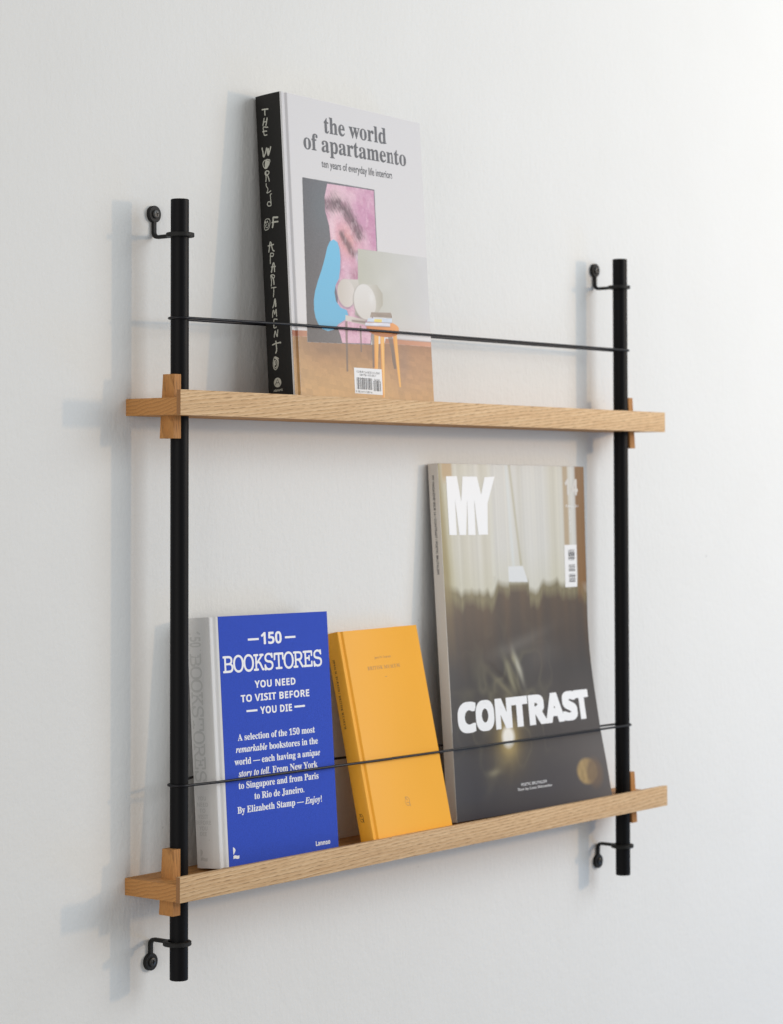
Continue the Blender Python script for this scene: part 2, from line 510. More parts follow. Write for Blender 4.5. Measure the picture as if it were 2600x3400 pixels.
# ---------------------------------------------------------------- books
D = json.loads(r'''{"spine_strokes":[[1.08,[[10.7,322.1],[14.8,321.8],[19.1,321.4]]],[1.08,[[14.7,321.6],[14.3,318.7],[14.5,315.5]]],[0.97,[[13.0,312.0],[11.9,308.1],[10.8,304.5]]],[1.08,[[17.3,311.6],[16.4,307.9],[15.2,304.0]]],[0.86,[[11.6,308.0],[16.3,308.0]]],[0.86,[[17.7,301.3],[14.7,302.0],[11.3,302.4],[11.4,298.3],[12.3,293.5],[16.1,293.3]]],[0.86,[[9.9,297.7],[12.9,297.8],[16.1,297.4]]],[1.19,[[7.9,279.8],[8.9,275.0],[9.6,269.8],[12.6,273.5],[14.7,278.9],[15.5,275.0],[16.5,270.5],[19.2,275.5],[20.5,279.1]]],[1.19,[[17.0,277.6],[17.3,271.8]]],[0.76,[[13.5,266.0],[9.8,265.0],[8.2,262.6],[9.1,258.7],[11.6,256.6],[14.3,257.3],[17.2,260.9],[18.5,264.6],[15.6,265.9],[12.9,265.9]]],[2.16,[[13.4,264.4],[12.3,261.1],[12.4,257.9]]],[2.38,[[15.8,263.4],[14.9,260.7],[13.0,258.1]]],[0.86,[[11.2,249.7],[11.0,252.6],[13.3,253.7],[16.2,252.6],[16.3,250.6],[14.2,249.2],[11.9,249.3]]],[1.19,[[11.7,251.9],[12.1,249.0]]],[0.86,[[11.9,249.6],[11.9,245.5],[11.3,242.2]]],[0.86,[[13.8,249.2],[15.5,245.5],[16.3,241.8]]],[0.7,[[11.6,239.9],[11.7,236.9],[13.7,234.0],[13.1,231.5],[12.0,229.4],[15.3,229.9],[17.9,230.9]]],[0.76,[[18.6,227.5],[16.9,226.6],[17.1,222.2],[17.4,218.1],[17.1,215.0],[14.4,214.6],[12.1,216.1],[12.8,218.9],[15.4,219.3],[17.2,217.3]]],[0.55,[[13.8,200.4],[11.1,201.1],[8.4,200.5],[7.0,198.7],[6.1,195.2],[6.2,191.1],[7.4,188.9],[9.5,189.2],[12.0,189.8],[13.6,192.7],[14.8,197.1],[14.1,199.7],[12.9,200.3]]],[1.28,[[8.1,197.9],[8.3,196.9]]],[1.02,[[11.0,198.2],[10.5,197.4]]],[0.55,[[9.9,195.5],[9.4,194.5],[7.9,194.3],[7.9,192.7],[9.7,191.4],[11.4,191.7],[12.1,193.9],[12.5,196.1]]],[1.45,[[25.7,200.5],[22.2,200.9],[19.5,201.0],[19.2,196.4],[18.7,193.3],[17.9,190.7]]],[1.28,[[17.7,196.0],[21.9,196.0],[25.9,195.8]]],[1.02,[[11.0,164.5],[12.2,169.3],[13.1,173.7],[13.9,175.0],[14.9,173.5],[15.8,168.8],[17.1,165.5],[18.8,164.5]]],[0.94,[[10.3,171.3],[14.4,171.3],[18.3,171.8]]],[0.85,[[12.4,151.6],[12.7,156.6],[13.3,161.9],[14.8,162.6],[17.2,162.1],[17.5,160.2],[15.8,158.9],[13.8,159.6]]],[1.11,[[13.3,142.2],[15.0,146.7],[16.2,150.7],[17.4,151.4],[18.0,149.1],[18.0,145.9],[18.0,142.0]]],[1.02,[[13.7,147.5],[19.5,147.4]]],[1.28,[[13.6,142.0],[14.5,145.5]]],[0.85,[[12.2,126.8],[13.0,132.1],[12.3,137.2],[12.6,138.7],[15.5,138.8],[17.6,137.4],[17.0,135.6],[15.5,134.7]]],[1.11,[[13.0,138.0],[15.2,135.0],[16.2,131.7],[16.3,128.1]]],[0.77,[[12.2,124.8],[15.2,124.8],[19.1,124.6]]],[0.85,[[15.7,124.5],[15.5,119.6],[14.7,114.7]]],[0.97,[[13.1,103.1],[14.8,106.2],[16.4,111.6],[17.4,108.4],[17.0,103.9]]],[1.64,[[16.8,111.6],[17.2,107.4],[17.2,104.3]]],[0.87,[[12.1,92.8],[12.5,96.8],[13.6,100.0],[14.5,99.1],[15.1,95.7],[16.3,97.8],[17.7,100.7],[17.9,97.1],[17.9,93.0]]],[0.87,[[18.6,89.6],[14.5,90.3],[13.5,88.0],[13.4,84.4],[13.4,81.1],[14.9,80.7],[17.0,81.4]]],[0.87,[[13.2,70.9],[13.8,74.1],[15.0,77.3],[15.9,74.4],[17.5,70.9],[18.2,74.6],[18.8,78.1]]],[1.16,[[15.2,66.1],[15.5,62.7],[15.8,59.1],[15.6,55.6],[14.3,53.5]]],[1.06,[[10.2,62.7],[14.2,63.6],[18.3,63.9],[21.6,64.1]]],[1.45,[[21.3,64.1],[21.7,63.9]]],[0.73,[[18.0,46.9],[15.3,48.5],[13.0,49.3],[11.1,47.5],[10.0,43.5],[10.0,38.9],[11.5,36.0],[13.2,35.4],[15.6,37.3],[17.2,41.2],[17.1,45.2],[15.2,46.7]]],[0.68,[[15.6,47.4],[16.4,44.3],[15.5,40.3],[14.0,37.7],[12.3,37.6],[11.3,39.8],[11.3,43.4],[12.1,45.3],[13.8,45.1],[14.3,43.0],[13.2,40.6]]],[1.45,[[13.0,48.5],[16.8,45.3]]],[1.16,[[12.2,44.3],[11.9,40.7]]]],"abrams_c":[[15.0,21.2],[20.3,20.6],[14.7,16.0]],"abrams_A":[[[11.7,18.9],[14.9,24.7],[18.1,18.5]],[[13.5,20.8],[16.2,20.9]]],"abrams_t":[[8.4,12.0],[22.1,11.7],[8.9,13.9]],"frame":[[29.3,246.5],[155.2,247.7],[154.8,177.7],[135.4,68.8],[25.1,64.4]],"pink":[[71.8,244.5],[154.0,246.8],[153.7,177.9],[134.8,69.5],[84.6,67.5],[82.0,76.0],[76.4,87.5],[80.8,117.9],[71.6,153.6],[73.0,181.8],[71.6,197.2],[65.9,213.4],[66.0,228.9]],"brow":[[71.2,221.1],[86.6,224.3],[99.4,220.1],[107.6,211.0],[121.9,195.4]],"brow2":[[92.7,189.5],[102.9,179.2],[111.1,170.1]],"eye":[[81.4,212.4],[93.9,205.2],[99.9,197.4]],"mouth":[[103.1,182.1],[111.3,173.0]],"blue":[[78.1,182.6],[71.4,179.6],[66.6,172.7],[61.3,159.6],[55.0,146.4],[47.6,133.2],[42.1,121.6],[39.3,111.7],[38.9,100.6],[40.8,92.4],[44.6,85.8],[51.2,80.7],[60.7,78.9],[70.5,81.0],[79.7,88.1],[91.0,93.5],[97.3,99.6],[95.1,105.0],[84.4,107.0],[77.2,113.4],[75.2,123.1],[78.0,131.7],[84.2,139.3],[87.2,150.8],[88.5,162.2],[87.6,173.5],[84.4,180.2]],"panel":[[120.0,176.4],[249.7,178.6],[249.5,91.6],[183.6,89.7],[159.7,104.4],[130.2,102.1],[129.9,97.6],[109.0,100.5],[117.3,142.3]],"skirt":[[176.9,91.4],[249.6,92.6],[249.4,79.4],[179.3,78.3]],"band":[[162.1,77.7],[249.4,79.4],[249.7,73.9],[159.4,72.2]],"bandL":[[-0.1,75.9],[25.6,76.8],[25.3,70.3],[0.1,69.4]],"floor":[[0.1,69.4],[25.3,70.3],[25.3,64.4],[135.4,68.8],[159.4,72.2],[249.7,73.9],[248.6,-3.0],[-0.1,-6.0]],"disc1":[[95.5,124.1],[110.5,125.4],[94.3,108.2]],"disc2":[[128.0,116.9],[147.7,118.5],[126.5,96.9]],"tube1":[[93.3,139.3],[117.7,141.2],[119.2,132.5],[104.2,109.3]],"tube2":[[128.5,136.7],[151.0,138.1],[160.5,128.9],[160.1,116.0],[150.8,106.6],[132.1,97.7]],"base":[[92.5,99.2],[127.5,96.3],[126.0,90.5],[92.0,92.8]],"legs":[[[91.1,92.1],[95.5,92.4],[92.5,36.1],[89.4,35.9]],[[116.3,89.0],[119.4,89.3],[118.5,59.5],[115.8,59.3]],[[137.4,85.6],[142.9,86.0],[139.5,43.1],[135.9,42.9]],[[165.8,81.9],[176.2,82.7],[181.1,44.2],[176.5,43.9]]],"seat":[[158.6,90.7],[189.0,93.0],[157.9,82.1]],"slegs":[[[141.6,81.6],[150.0,82.2],[145.2,42.0],[139.4,41.7]],[[152.3,82.4],[159.8,82.9],[155.1,10.3],[151.0,10.1]],[[176.8,84.2],[184.4,84.7],[187.5,23.7],[184.7,23.6]]],"bks":[[[127.3,93.4],[171.5,96.0],[171.2,91.7],[125.9,89.7]],[[132.2,98.7],[176.6,101.7],[175.0,96.3],[129.6,94.3]],[[138.4,105.9],[173.7,108.1],[177.3,102.2],[135.7,100.4]],[[143.4,98.6],[157.0,99.2],[156.3,95.6],[142.7,95.1]]],"glare":[[59.7,36.9],[81.3,38.2],[58.3,17.5]],"bcode":[[102.6,41.2],[151.9,42.0],[151.7,12.9],[102.5,12.5]],"bars":[[106.5,30.5],[133.6,30.7],[133.4,17.7],[106.3,17.3]],"bars2":[[135.7,28.1],[149.0,28.3],[148.9,16.8],[135.9,16.6]],"bt":[[105.9,37.1],[148.6,37.5],[148.7,38.9],[112.4,33.3],[141.0,34.0],[137.2,29.1],[147.3,29.4],[104.1,13.9],[132.6,14.8]],"logoA":[[20.5,21.7],[21.6,21.4],[23.0,20.5],[23.9,19.4],[24.1,18.3],[23.6,17.0],[22.7,15.8],[21.6,14.7],[20.6,13.5]],"logoB":[[20.5,12.3],[21.5,13.1],[23.4,13.2],[25.0,12.9],[26.4,12.4],[28.4,12.3],[29.5,12.5],[30.0,11.8],[29.4,11.0],[29.8,10.4],[28.8,9.1],[26.7,9.1],[24.7,9.6],[23.1,10.0],[21.9,9.9],[20.6,9.4]],"owl":[[0.69,[[69.8,43.5],[71.8,43.2],[73.6,43.2],[75.0,42.3],[76.2,40.9],[77.1,39.1],[76.4,36.9],[76.9,35.3],[77.2,32.4]]],[0.83,[[70.0,43.4],[70.8,42.4],[72.0,40.8],[73.3,40.4]]],[0.56,[[70.3,42.1],[69.3,39.4],[68.7,37.5],[70.0,35.3],[72.3,33.8],[74.7,33.5]]],[0.56,[[71.0,37.3],[73.2,37.0],[76.0,36.9]]],[0.69,[[75.9,36.8],[76.0,34.6],[75.0,33.6]]],[0.42,[[72.9,40.0],[72.8,38.9]]]],"MY":[[15.8,410.9],[37.4,411.2],[43.4,380.9],[48.7,411.0],[78.0,411.0],[84.7,389.4],[93.5,410.4],[114.8,411.7],[97.1,378.4],[94.6,340.5],[75.1,340.4],[69.9,382.7],[69.0,340.2],[53.9,340.3],[55.7,382.7],[49.8,340.3],[36.3,340.5],[31.1,382.6],[31.0,340.5],[16.2,340.6]],"fold":[[160.8,402.5],[159.5,299.5]]}''')

MATH = {  # first code points of the upright and slanted alphabets of the built-in font
    'serif': (0x1D400, 0x1D41A, 0x1D7CE), 'serif_it': (0x1D468, 0x1D482, 0x1D7CE),
    'sans': (0x1D5D4, 0x1D5EE, 0x1D7EC), 'mono': (0x1D670, 0x1D68A, 0x1D7F6), 'plain': None,
    'ital': (0x1D434, 0x1D44E, 0x1D7CE)}


def style(s, st):
    t = MATH[st]
    if t is None:
        return s
    out = ''
    for ch in s:
        if 'A' <= ch <= 'Z':
            out += chr(t[0] + ord(ch) - 65)
        elif 'a' <= ch <= 'z':
            out += chr(t[1] + ord(ch) - 97)
        elif '0' <= ch <= '9':
            out += chr(t[2] + ord(ch) - 48)
        else:
            out += ch
    return out


TEXT = bpy.data.curves.new('text_maker', 'FONT')
TEXT.resolution_u = 5
TEXT.space_line = 3.0
TEXT_OB = bpy.data.objects.new('text_maker', TEXT)
QUEUE = []


def raw_lines(lines):
    TEXT.body = '\n'.join(lines)
    me = bpy.data.meshes.new_from_object(TEXT_OB)
    n = len(me.vertices)
    co = np.zeros(n * 3, 'f')
    me.vertices.foreach_get('co', co)
    co = co.reshape(-1, 3).astype(float)
    row = np.floor((-co[:, 1] + 1.8) / 3.0).astype(int)
    out = []
    for i in range(len(lines)):
        ids = np.nonzero(row == i)[0]
        out.append((co[ids, :2] + np.array([0, 3.0 * i]), dict(zip(ids.tolist(), range(len(ids)))), []))
    for p in me.polygons:
        vs = list(p.vertices)
        r = row[vs[0]]
        out[r][2].append([out[r][1][v] for v in vs])
    bpy.data.meshes.remove(me)
    return [(o[0], o[2]) for o in out]


GLYPH = {}


def load_glyphs(chars):
    """every character once, set between two bars that give its advance and are then taken away"""
    chars = sorted(chars)
    bars = raw_lines(['||'])[0][0]
    top, bot, w0 = bars[:, 1].max(), bars[:, 1].min(), bars[:, 0].max() - bars[:, 0].min()
    x0 = bars[:, 0].min()
    barw = sorted(set(np.round(bars[:, 0], 4)))
    step = barw[-1] - barw[1]
    for ch, (co, fcs) in zip(chars, raw_lines(['|' + c + '|' for c in chars])):
        isbar = (np.abs(co[:, 1] - top) < 1e-4) | (np.abs(co[:, 1] - bot) < 1e-4)
        isbar &= (co[:, 0] < x0 + barw[1] - barw[0] + 1e-3) | (co[:, 0] > co[:, 0].max() - (barw[1] - barw[0]) - 1e-3)
        adv = co[isbar, 0].max() - co[isbar, 0].min() - w0
        keep = np.nonzero(~isbar)[0]
        mp = dict(zip(keep.tolist(), range(len(keep))))
        GLYPH[ch] = (co[keep] - np.array([step, 0]), [[mp[v] for v in f] for f in fcs if all(v in mp for v in f)], adv)


def glyph_lines(lines, spacing):
    out = []
    for l in lines:
        P_, F_, x = [], [], 0.0
        for ch in l:
            co, fcs, adv = GLYPH[ch]
            base = sum(len(p) for p in P_)
            if len(co):
                P_.append(co + np.array([x, 0]))
                F_ += [[base + v for v in f] for f in fcs]
            x += adv * spacing
        out.append((np.concatenate(P_), F_))
    return out


def sliced(bm, step):
    vs = [v.co.y for v in bm.verts]
    k = min(vs) + step
    while k < max(vs):
        bmesh.ops.bisect_plane(bm, geom=bm.verts[:] + bm.edges[:] + bm.faces[:], plane_co=(0, k, 0), plane_no=(0, 1, 0))
        k += step


RING = ((0, 0), (1, 0), (-1, 0), (0, 1), (0, -1), (0.75, 0.75), (-0.75, 0.75), (0.75, -0.75), (-0.75, -0.75))
SQUARE = ((0, 0), (1, 1), (-1, 1), (1, -1), (-1, -1), (1, 0), (-1, 0), (0, 1), (0, -1))


def lettering(name, parts, face, mat, parent, u0, u1, vb, cap, fat=0.0, spacing=1.0, ref='H', lift=0.08, slices=0, rise=0.0, boxes=None):
    """parts: [(text, style), ...] set on one line from u0 to u1 with its baseline on vb (mm).
    fat: stroke gain in mm, made of copies shifted round the letter, each a hair above the last.
    boxes: [(left, right), ...] sets every letter into its own box instead"""
    rows = [(parts, u0, u1)] if boxes is None else [([(ch, parts[0][1])], a, b) for ch, (a, b) in zip(parts[0][0], boxes)]
    lines = [''.join(style(s, st) for s, st in pr) for pr, _, _ in rows]
    QUEUE.append((name, face, mat, parent, rows, lines, style(ref, parts[0][1]), u0, vb, cap, fat, spacing, lift, slices, rise, boxes))


def set_type():
    load_glyphs({c for q in QUEUE for l in q[5] + [q[6]] for c in l})
    refs = sorted({q[6] for q in QUEUE})
    ref_h = {r: g[0][:, 1].max() for r, g in zip(refs, glyph_lines(refs, 1.0))}
    for sp_ in sorted({q[11] for q in QUEUE}):
        qs = [q for q in QUEUE if q[11] == sp_]
        shapes = iter(glyph_lines([l for q in qs for l in q[5]], sp_))
        for name, face, mat, parent, rows, lines, ref, u0, vb, cap, fat, _, lift, slices, rise, boxes in qs:
            V, F = [], []
            h = ref_h[ref]
            for k, (pr, a0, a1) in enumerate(rows):
                co, fcs = next(shapes)
                co = co.copy()
                mn, mx = co[:, 0].min(), co[:, 0].max()
                sx = (a1 - a0 - 2 * fat) / (mx - mn)
                if boxes is None:
                    b0, sy = vb + fat, (cap - 2 * fat) / h
                else:
                    lo, hi = co[:, 1].min(), co[:, 1].max()
                    sy = (cap - 2 * fat) / (hi - lo)
                    b0 = vb + fat - lo * sy
                co[:, 0] = a0 + fat + (co[:, 0] - mn) * sx
                co[:, 1] = b0 + co[:, 1] * sy + (co[:, 0] - u0) * rise
                pts = co.tolist()
                if slices:
                    bm = bmesh.new()
                    vs = [bm.verts.new((x, y, 0)) for x, y in pts]
                    for f in fcs:
                        bm.faces.new([vs[i] for i in f])
                    sliced(bm, slices)
                    bm.verts.index_update()
                    pts = [(v.co.x, v.co.y) for v in bm.verts]
                    fcs = [[v.index for v in f.verts] for f in bm.faces]
                    bm.free()
                for m, (dx, dy) in enumerate(((0, 0),) if not fat else (SQUARE if boxes else RING)):
                    base = len(V)
                    V += [face(x + dx * fat, y + dy * fat, lift + m * 0.003 + (k % 2) * 0.03) for x, y in pts]
                    F += [[base + i for i in f] for f in fcs]
            mesh(name, V, F, mat, parent)


def outline(name, polys, face, mat, parent, lift=0.08, slices=0):
    bm = bmesh.new()
    for k, p in enumerate(polys):
        vs = [bm.verts.new((a, b, 0)) for a, b in p]
        es = [bm.edges.new((vs[i], vs[(i + 1) % len(vs)])) for i in range(len(vs))]
        bmesh.ops.triangle_fill(bm, edges=es, use_beauty=True)
    if slices:
        sliced(bm, slices)
    for v in bm.verts:
        v.co = face(v.co.x, v.co.y, lift)
    me = bpy.data.meshes.new(name)
    bm.to_mesh(me)
    bm.free()
    me.materials.append(mat)
    o = bpy.data.objects.new(name, me)
    COL.objects.link(o)
    o.parent = parent
    return o


def smooth_line(p, n=5):
    p = [Vector(q) for q in p]
    if len(p) < 3:
        return p
    out = []
    closed = (p[0] - p[-1]).length < 1.0
    for i in range(len(p) - 1):
        a = p[i - 1] if i else (p[-2] if closed else p[0] * 2 - p[1])
        d = p[i + 2] if i + 2 < len(p) else (p[1] if closed else p[-1] * 2 - p[-2])
        b, c = p[i], p[i + 1]
        for k in range(n):
            t = k / n
            out.append(0.5 * ((2 * b) + (c - a) * t + (2 * a - 5 * b + 4 * c - d) * t * t + (3 * b - a - 3 * c + d) * t ** 3))
    return out + [p[-1]]


def strokes(name, items, face, mat, parent, k=1.0, lift=0.06, curvy=True):
    """pen strokes as flat ribbons with round ends; each lies a hair above the last"""
    V, F = [], []
    for si, (wd, pts) in enumerate(items):
        r = wd * k / 2
        q = smooth_line(pts) if curvy else [Vector(p) for p in pts]
        left, right = [], []
        m = len(q)
        for i in range(m):
            d = (q[min(m - 1, i + 1)] - q[max(0, i - 1)])
            d = d.normalized() if d.length else Vector((1, 0))
            nn = Vector((-d.y, d.x))
            rr = r * (1 + 0.10 * math.sin(i * 1.7 + si))
            left.append(q[i] + nn * rr)
            right.append(q[i] - nn * rr)
        b0 = len(V)
        for i in range(m):
            z = lift + (si % 7) * 0.008 + 0.006 * i / m
            V.append(face(left[i].x, left[i].y, z))
            V.append(face(right[i].x, right[i].y, z))
        for i in range(m - 1):
            a = b0 + 2 * i
            F.append((a, a + 1, a + 3, a + 2))
        for end, (cen, dd) in enumerate(((q[0], q[0] - q[1]), (q[-1], q[-1] - q[-2]))):
            dd = dd.normalized()
            nn = Vector((-dd.y, dd.x))
            z = lift + (si % 7) * 0.008 + 0.006 * end
            idx = len(V)
            for j in range(9):
                a = math.pi * j / 8
                c = cen + nn * (r * math.cos(a)) + dd * (r * math.sin(a))
                V.append(face(c.x, c.y, z))
            F.append(tuple(range(idx, idx + 9)))
    return mesh(name, V, F, mat, parent)


def book_root(name, label, x0, yb, zb, lean, roll, yaw):
    t = thing(name, label, 'magazine' if name == 'magazine' else 'book', (0, 0, 0),
              None if name == 'magazine' else 'hardcover books leaning on the ledges')
    t.matrix_world = (Matrix.Translation((x0, yb, zb)) @ Matrix.Rotation(math.radians(yaw), 4, 'Z') @
                      Matrix.Rotation(-math.radians(lean), 4, 'X') @ Matrix.Rotation(-math.radians(roll), 4, 'Y'))
    return t


def prism(bm, prof, z0, z1):
    """prof: outline as (u, w) in metres; local axes are X = u, Y = -w, Z = v"""
    loft(bm, [[(u, -w, z0) for u, w in prof], [(u, -w, z1) for u, w in prof]])


def cover_w(u, T, g0=0.003, g1=0.0105, depth=0.0019):
    """height of the front board above the back face, with the hinge groove"""
    if u < 0.0012:
        return T - 0.0010 * (1 - (max(u, 0) / 0.0012)) ** 2
    if g0 < u < g1:
        return T - depth * math.sin(math.pi * (u - g0) / (g1 - g0)) ** 1.3
    return T


def hardcover(root, W, T, H, v0, board, m_front, m_spine, m_back, groove=(0.003, 0.0105, 0.0019)):
    """boards, rounded spine and page block; the boards are cut at the hinge so each half can take its own cloth"""
    inset = 0.0032
    us = [0.0, 0.0003, 0.0007, 0.0012, 0.002] + [groove[0] + (groove[1] - groove[0]) * i / 10 for i in range(11)] + [groove[1] + 0.001, W - 0.0006]
    outer = [(u, cover_w(u, T, *groove)) for u in us] + [(W, T - 0.0006), (W, T - board + 0.0004), (W - 0.0004, T - board)]
    inner = [(groove[1], T - board), (groove[0] + 0.003, T - board - groove[2] * 0.7), (0.001, T - board), (0.0, T - board)]
    bm = bmesh.new()
    prism(bm, outer + inner, v0, H)
    fc = from_bm('front_cover', bm, m_front, root, 50)
    bm = bmesh.new()
    prism(bm, [(u, T - w_) for u, w_ in outer + inner], v0, H)
    bmesh.ops.bisect_plane(bm, geom=bm.verts[:] + bm.edges[:] + bm.faces[:], plane_co=(0.0125, 0, 0), plane_no=(1, 0, 0))
    bc = from_bm('back_cover', bm, m_back, root, 50)
    # spine: a slightly rounded panel between the boards
    k = 14
    prof = []
    for i in range(k + 1):
        a = i / k
        prof.append((-0.0011 * (1 - abs(2 * a - 1) ** 3.5) + 0.0002, 0.0006 + (T - 0.0012) * a))
    prof += [(0.0016, T - 0.0010), (0.0016, 0.0010)]
    bm = bmesh.new()
    prism(bm, prof, v0 - 0.0001, H + 0.0001)
    sp = from_bm('spine', bm, m_spine, root, 50)
    bm = box_bm(0.0018, W - inset, -(T - board - 0.0001), -(board + 0.0001), v0 + inset, H - inset)
    pb = from_bm('page_block', bm, M['paper'], root)
    return fc, bc, sp, pb


def front_face(T, groove):
    def f(a, b, lift):
        u = a / 1000
        return Vector((u, -(cover_w(u, T, *groove) + lift / 1000), b / 1000))
    return f


def spine_face(T):
    def f(a, b, lift):
        k = min(1, max(0, (a / 1000 - 0.0006) / (T - 0.0012)))
        x = -0.0011 * (1 - abs(2 * k - 1) ** 3.5) + 0.0002
        return Vector((x - lift / 1000, -a / 1000, b / 1000))
    return f


def down(face, a0, b0):
    """turn a face function a quarter clockwise: text runs down the spine"""
    return lambda x, y, lift: face(a0 + y, b0 - x, lift)


# ---- painted prints -------------------------------------------------------
def print_grid(u0, u1, v0, v1, nu, nv):
    uu = np.linspace(u0, u1, nu)
    vv = np.linspace(v0, v1, nv)
    U, V = np.meshgrid(uu, vv)
    return U, V


def inside(U, V, poly):
    res = np.zeros(U.shape, bool)
    n = len(poly)
    for i in range(n):
        x1, y1 = poly[i]
        x2, y2 = poly[(i + 1) % n]
        if y1 == y2:
            continue
        c = ((y1 > V) != (y2 > V)) & (U < (x2 - x1) * (V - y1) / (y2 - y1) + x1)
        res ^= c
    return res


def cover(U, V, poly, ss=3):
    du = U[0, 1] - U[0, 0]
    dv = V[1, 0] - V[0, 0]
    acc = np.zeros(U.shape)
    xs = [p[0] for p in poly]
    ys = [p[1] for p in poly]
    i0, i1 = np.searchsorted(U[0], [min(xs) - du, max(xs) + du])
    j0, j1 = np.searchsorted(V[:, 0], [min(ys) - dv, max(ys) + dv])
    s = (slice(j0, j1), slice(i0, i1))
    for a in range(ss):
        for b in range(ss):
            acc[s] += inside(U[s] + du * ((a + 0.5) / ss - 0.5), V[s] + dv * ((b + 0.5) / ss - 0.5), poly)
    return acc / ss / ss


def ellipse(U, V, cu, cv, ru, rv, soft=0.06):
    d = np.sqrt(((U - cu) / ru) ** 2 + ((V - cv) / rv) ** 2)
    return np.clip((1 - d) / soft + 0.5, 0, 1)


def blob(U, V, cu, cv, ru, rv, rot=0.0, p=2.0):
    c, s = math.cos(rot), math.sin(rot)
    x, y = (U - cu) * c + (V - cv) * s, -(U - cu) * s + (V - cv) * c
    return np.exp(-((x / ru) ** 2 + (y / rv) ** 2) ** (p / 2))


def stroke_soft(U, V, pts, wd, p=2.0):
    best = np.full(U.shape, 1e9)
    for (x1, y1), (x2, y2) in zip(pts, pts[1:]):
        dx, dy = x2 - x1, y2 - y1
        t = np.clip(((U - x1) * dx + (V - y1) * dy) / (dx * dx + dy * dy), 0, 1)
        best = np.minimum(best, np.hypot(U - x1 - t * dx, V - y1 - t * dy))
    return np.exp(-(best / wd) ** p)


def vnoise(U, V, su, sv, seed=0, octaves=3):
    r = np.random.RandomState(seed)
    out = np.zeros(U.shape)
    amp = 1.0
    tot = 0
    for o in range(octaves):
        g = r.rand(256, 256)
        x, y = U / su, V / sv
        xi, yi = np.floor(x).astype(int), np.floor(y).astype(int)
        fx, fy = x - xi, y - yi
        fx, fy = fx * fx * (3 - 2 * fx), fy * fy * (3 - 2 * fy)
        a = g[yi % 256, xi % 256] * (1 - fx) + g[yi % 256, (xi + 1) % 256] * fx
        b = g[(yi + 1) % 256, xi % 256] * (1 - fx) + g[(yi + 1) % 256, (xi + 1) % 256] * fx
        out += amp * (a * (1 - fy) + b * fy)
        tot += amp
        amp *= 0.5
        su, sv = su / 2, sv / 2
    return out / tot


def lay(img, mask, col):
    c = np.array(col)
    m = mask[..., None]
    return img * (1 - m) + (c if c.ndim > 1 else c[None, None, :]) * m


def print_sheet(name, U, V, img, face, mat, parent, lift):
    nv, nu = U.shape
    verts = [face(U[j, i], V[j, i], lift) for j in range(nv) for i in range(nu)]
    idx = np.arange(nu * nv).reshape(nv, nu)
    quads = np.stack([idx[:-1, :-1], idx[:-1, 1:], idx[1:, 1:], idx[1:, :-1]], -1).reshape(-1, 4)
    o = mesh(name, verts, quads.tolist(), mat, parent, True)
    ca = o.data.color_attributes.new('ink', 'FLOAT_COLOR', 'POINT')
    rgba = np.ones((nv * nu, 4), 'f')
    rgba[:, :3] = np.clip(img, 0, 1).reshape(-1, 3)
    ca.data.foreach_set('color', rgba.ravel())
    return o


# =============================== tall art book on the upper ledge ==========
W, T, H = 0.2484, 0.0377, 0.3380
v0 = W * math.sin(math.radians(1.21)) + 0.0003
zt = ZU + TH
bk = book_root('hardcover_book', 'tall thick art book with black hand-lettered spine, alone on the upper ledge',
               0.1508, -0.0288, zt + (ZUR - ZU) * 0.18, 4.50, -1.21, 0.07)
GR = (0.0032, 0.0105, 0.0019)
fc, bc, sp, pb = hardcover(bk, W, T, H, v0, 0.003, M['label'], M['black_spine'], M['black_spine'], GR)
FF, SF = front_face(T, GR), spine_face(T)
U, V = print_grid(0.5, W * 1000 - 0.3, v0 * 1000 + 0.2, H * 1000 - 0.2, 340, 640)
K = 0.97
img = np.ones(U.shape + (3,)) * np.array(lin(212, 210, 212, k=K))
n1, n2 = vnoise(U, V, 9, 9, 1), vnoise(U, V, 26, 26, 2)
n7 = vnoise(U, V, 4, 5, 7, 2)
nf = vnoise(U, V, 1.3, 1.3, 3, 2)
rnd = np.random.RandomState(8).rand(*U.shape)
C3 = lambda *c: np.array(lin(*c, k=K))[None, None]


def grad(c0, c1, t):
    t = np.clip(t, 0, 1)[..., None]
    return C3(*c0) * (1 - t) + C3(*c1) * t


# glossy parquet floor of the pictured room
fl = grad((160, 112, 78), (212, 166, 104), (74 - V) / 74)
fl = lay(fl, np.clip((45 - U) / 45, 0, 1) * 0.5, lin(190, 152, 104, k=K))
fl = lay(fl, blob(U, V, 215, 40, 50, 30) * 0.5, lin(198, 148, 112, k=K))
fl = lay(fl, blob(U, V, 60, 60, 40, 9) * 0.55, lin(118, 92, 72, k=K))
fl = lay(fl, blob(U, V, 150, 62, 34, 12) * 0.5, lin(122, 90, 76, k=K))
fl = lay(fl, blob(U, V, 195, 50, 10, 26, -0.15) * 0.45, lin(134, 106, 96, k=K))
ci, cj = np.floor(U / 11 + V / 40), np.floor(V / 5.2 + U / 60)
pq = np.random.RandomState(3).rand(64, 128)[(cj % 64).astype(int), (ci % 128).astype(int)]
fl = fl * 0.86 * (0.92 + 0.16 * pq[..., None]) * (0.95 + 0.10 * n7[..., None]) * (0.96 + 0.08 * rnd[..., None])
img = lay(img, cover(U, V, D['floor']), fl)
img = lay(img, cover(U, V, D['bandL']), grad((150, 84, 58), (182, 122, 92), U / 25) * (0.94 + 0.1 * n7[..., None]))
img = lay(img, cover(U, V, D['skirt']), grad((198, 196, 198), (216, 212, 214), (U - 170) / 70))
img = lay(img, cover(U, V, D['band']), grad((166, 106, 76), (204, 142, 112), (U - 150) / 90))
img = lay(img, stroke_soft(U, V, [(176, 78.6), (249, 79.6)], 0.8) * 0.5, lin(120, 90, 80, k=K))
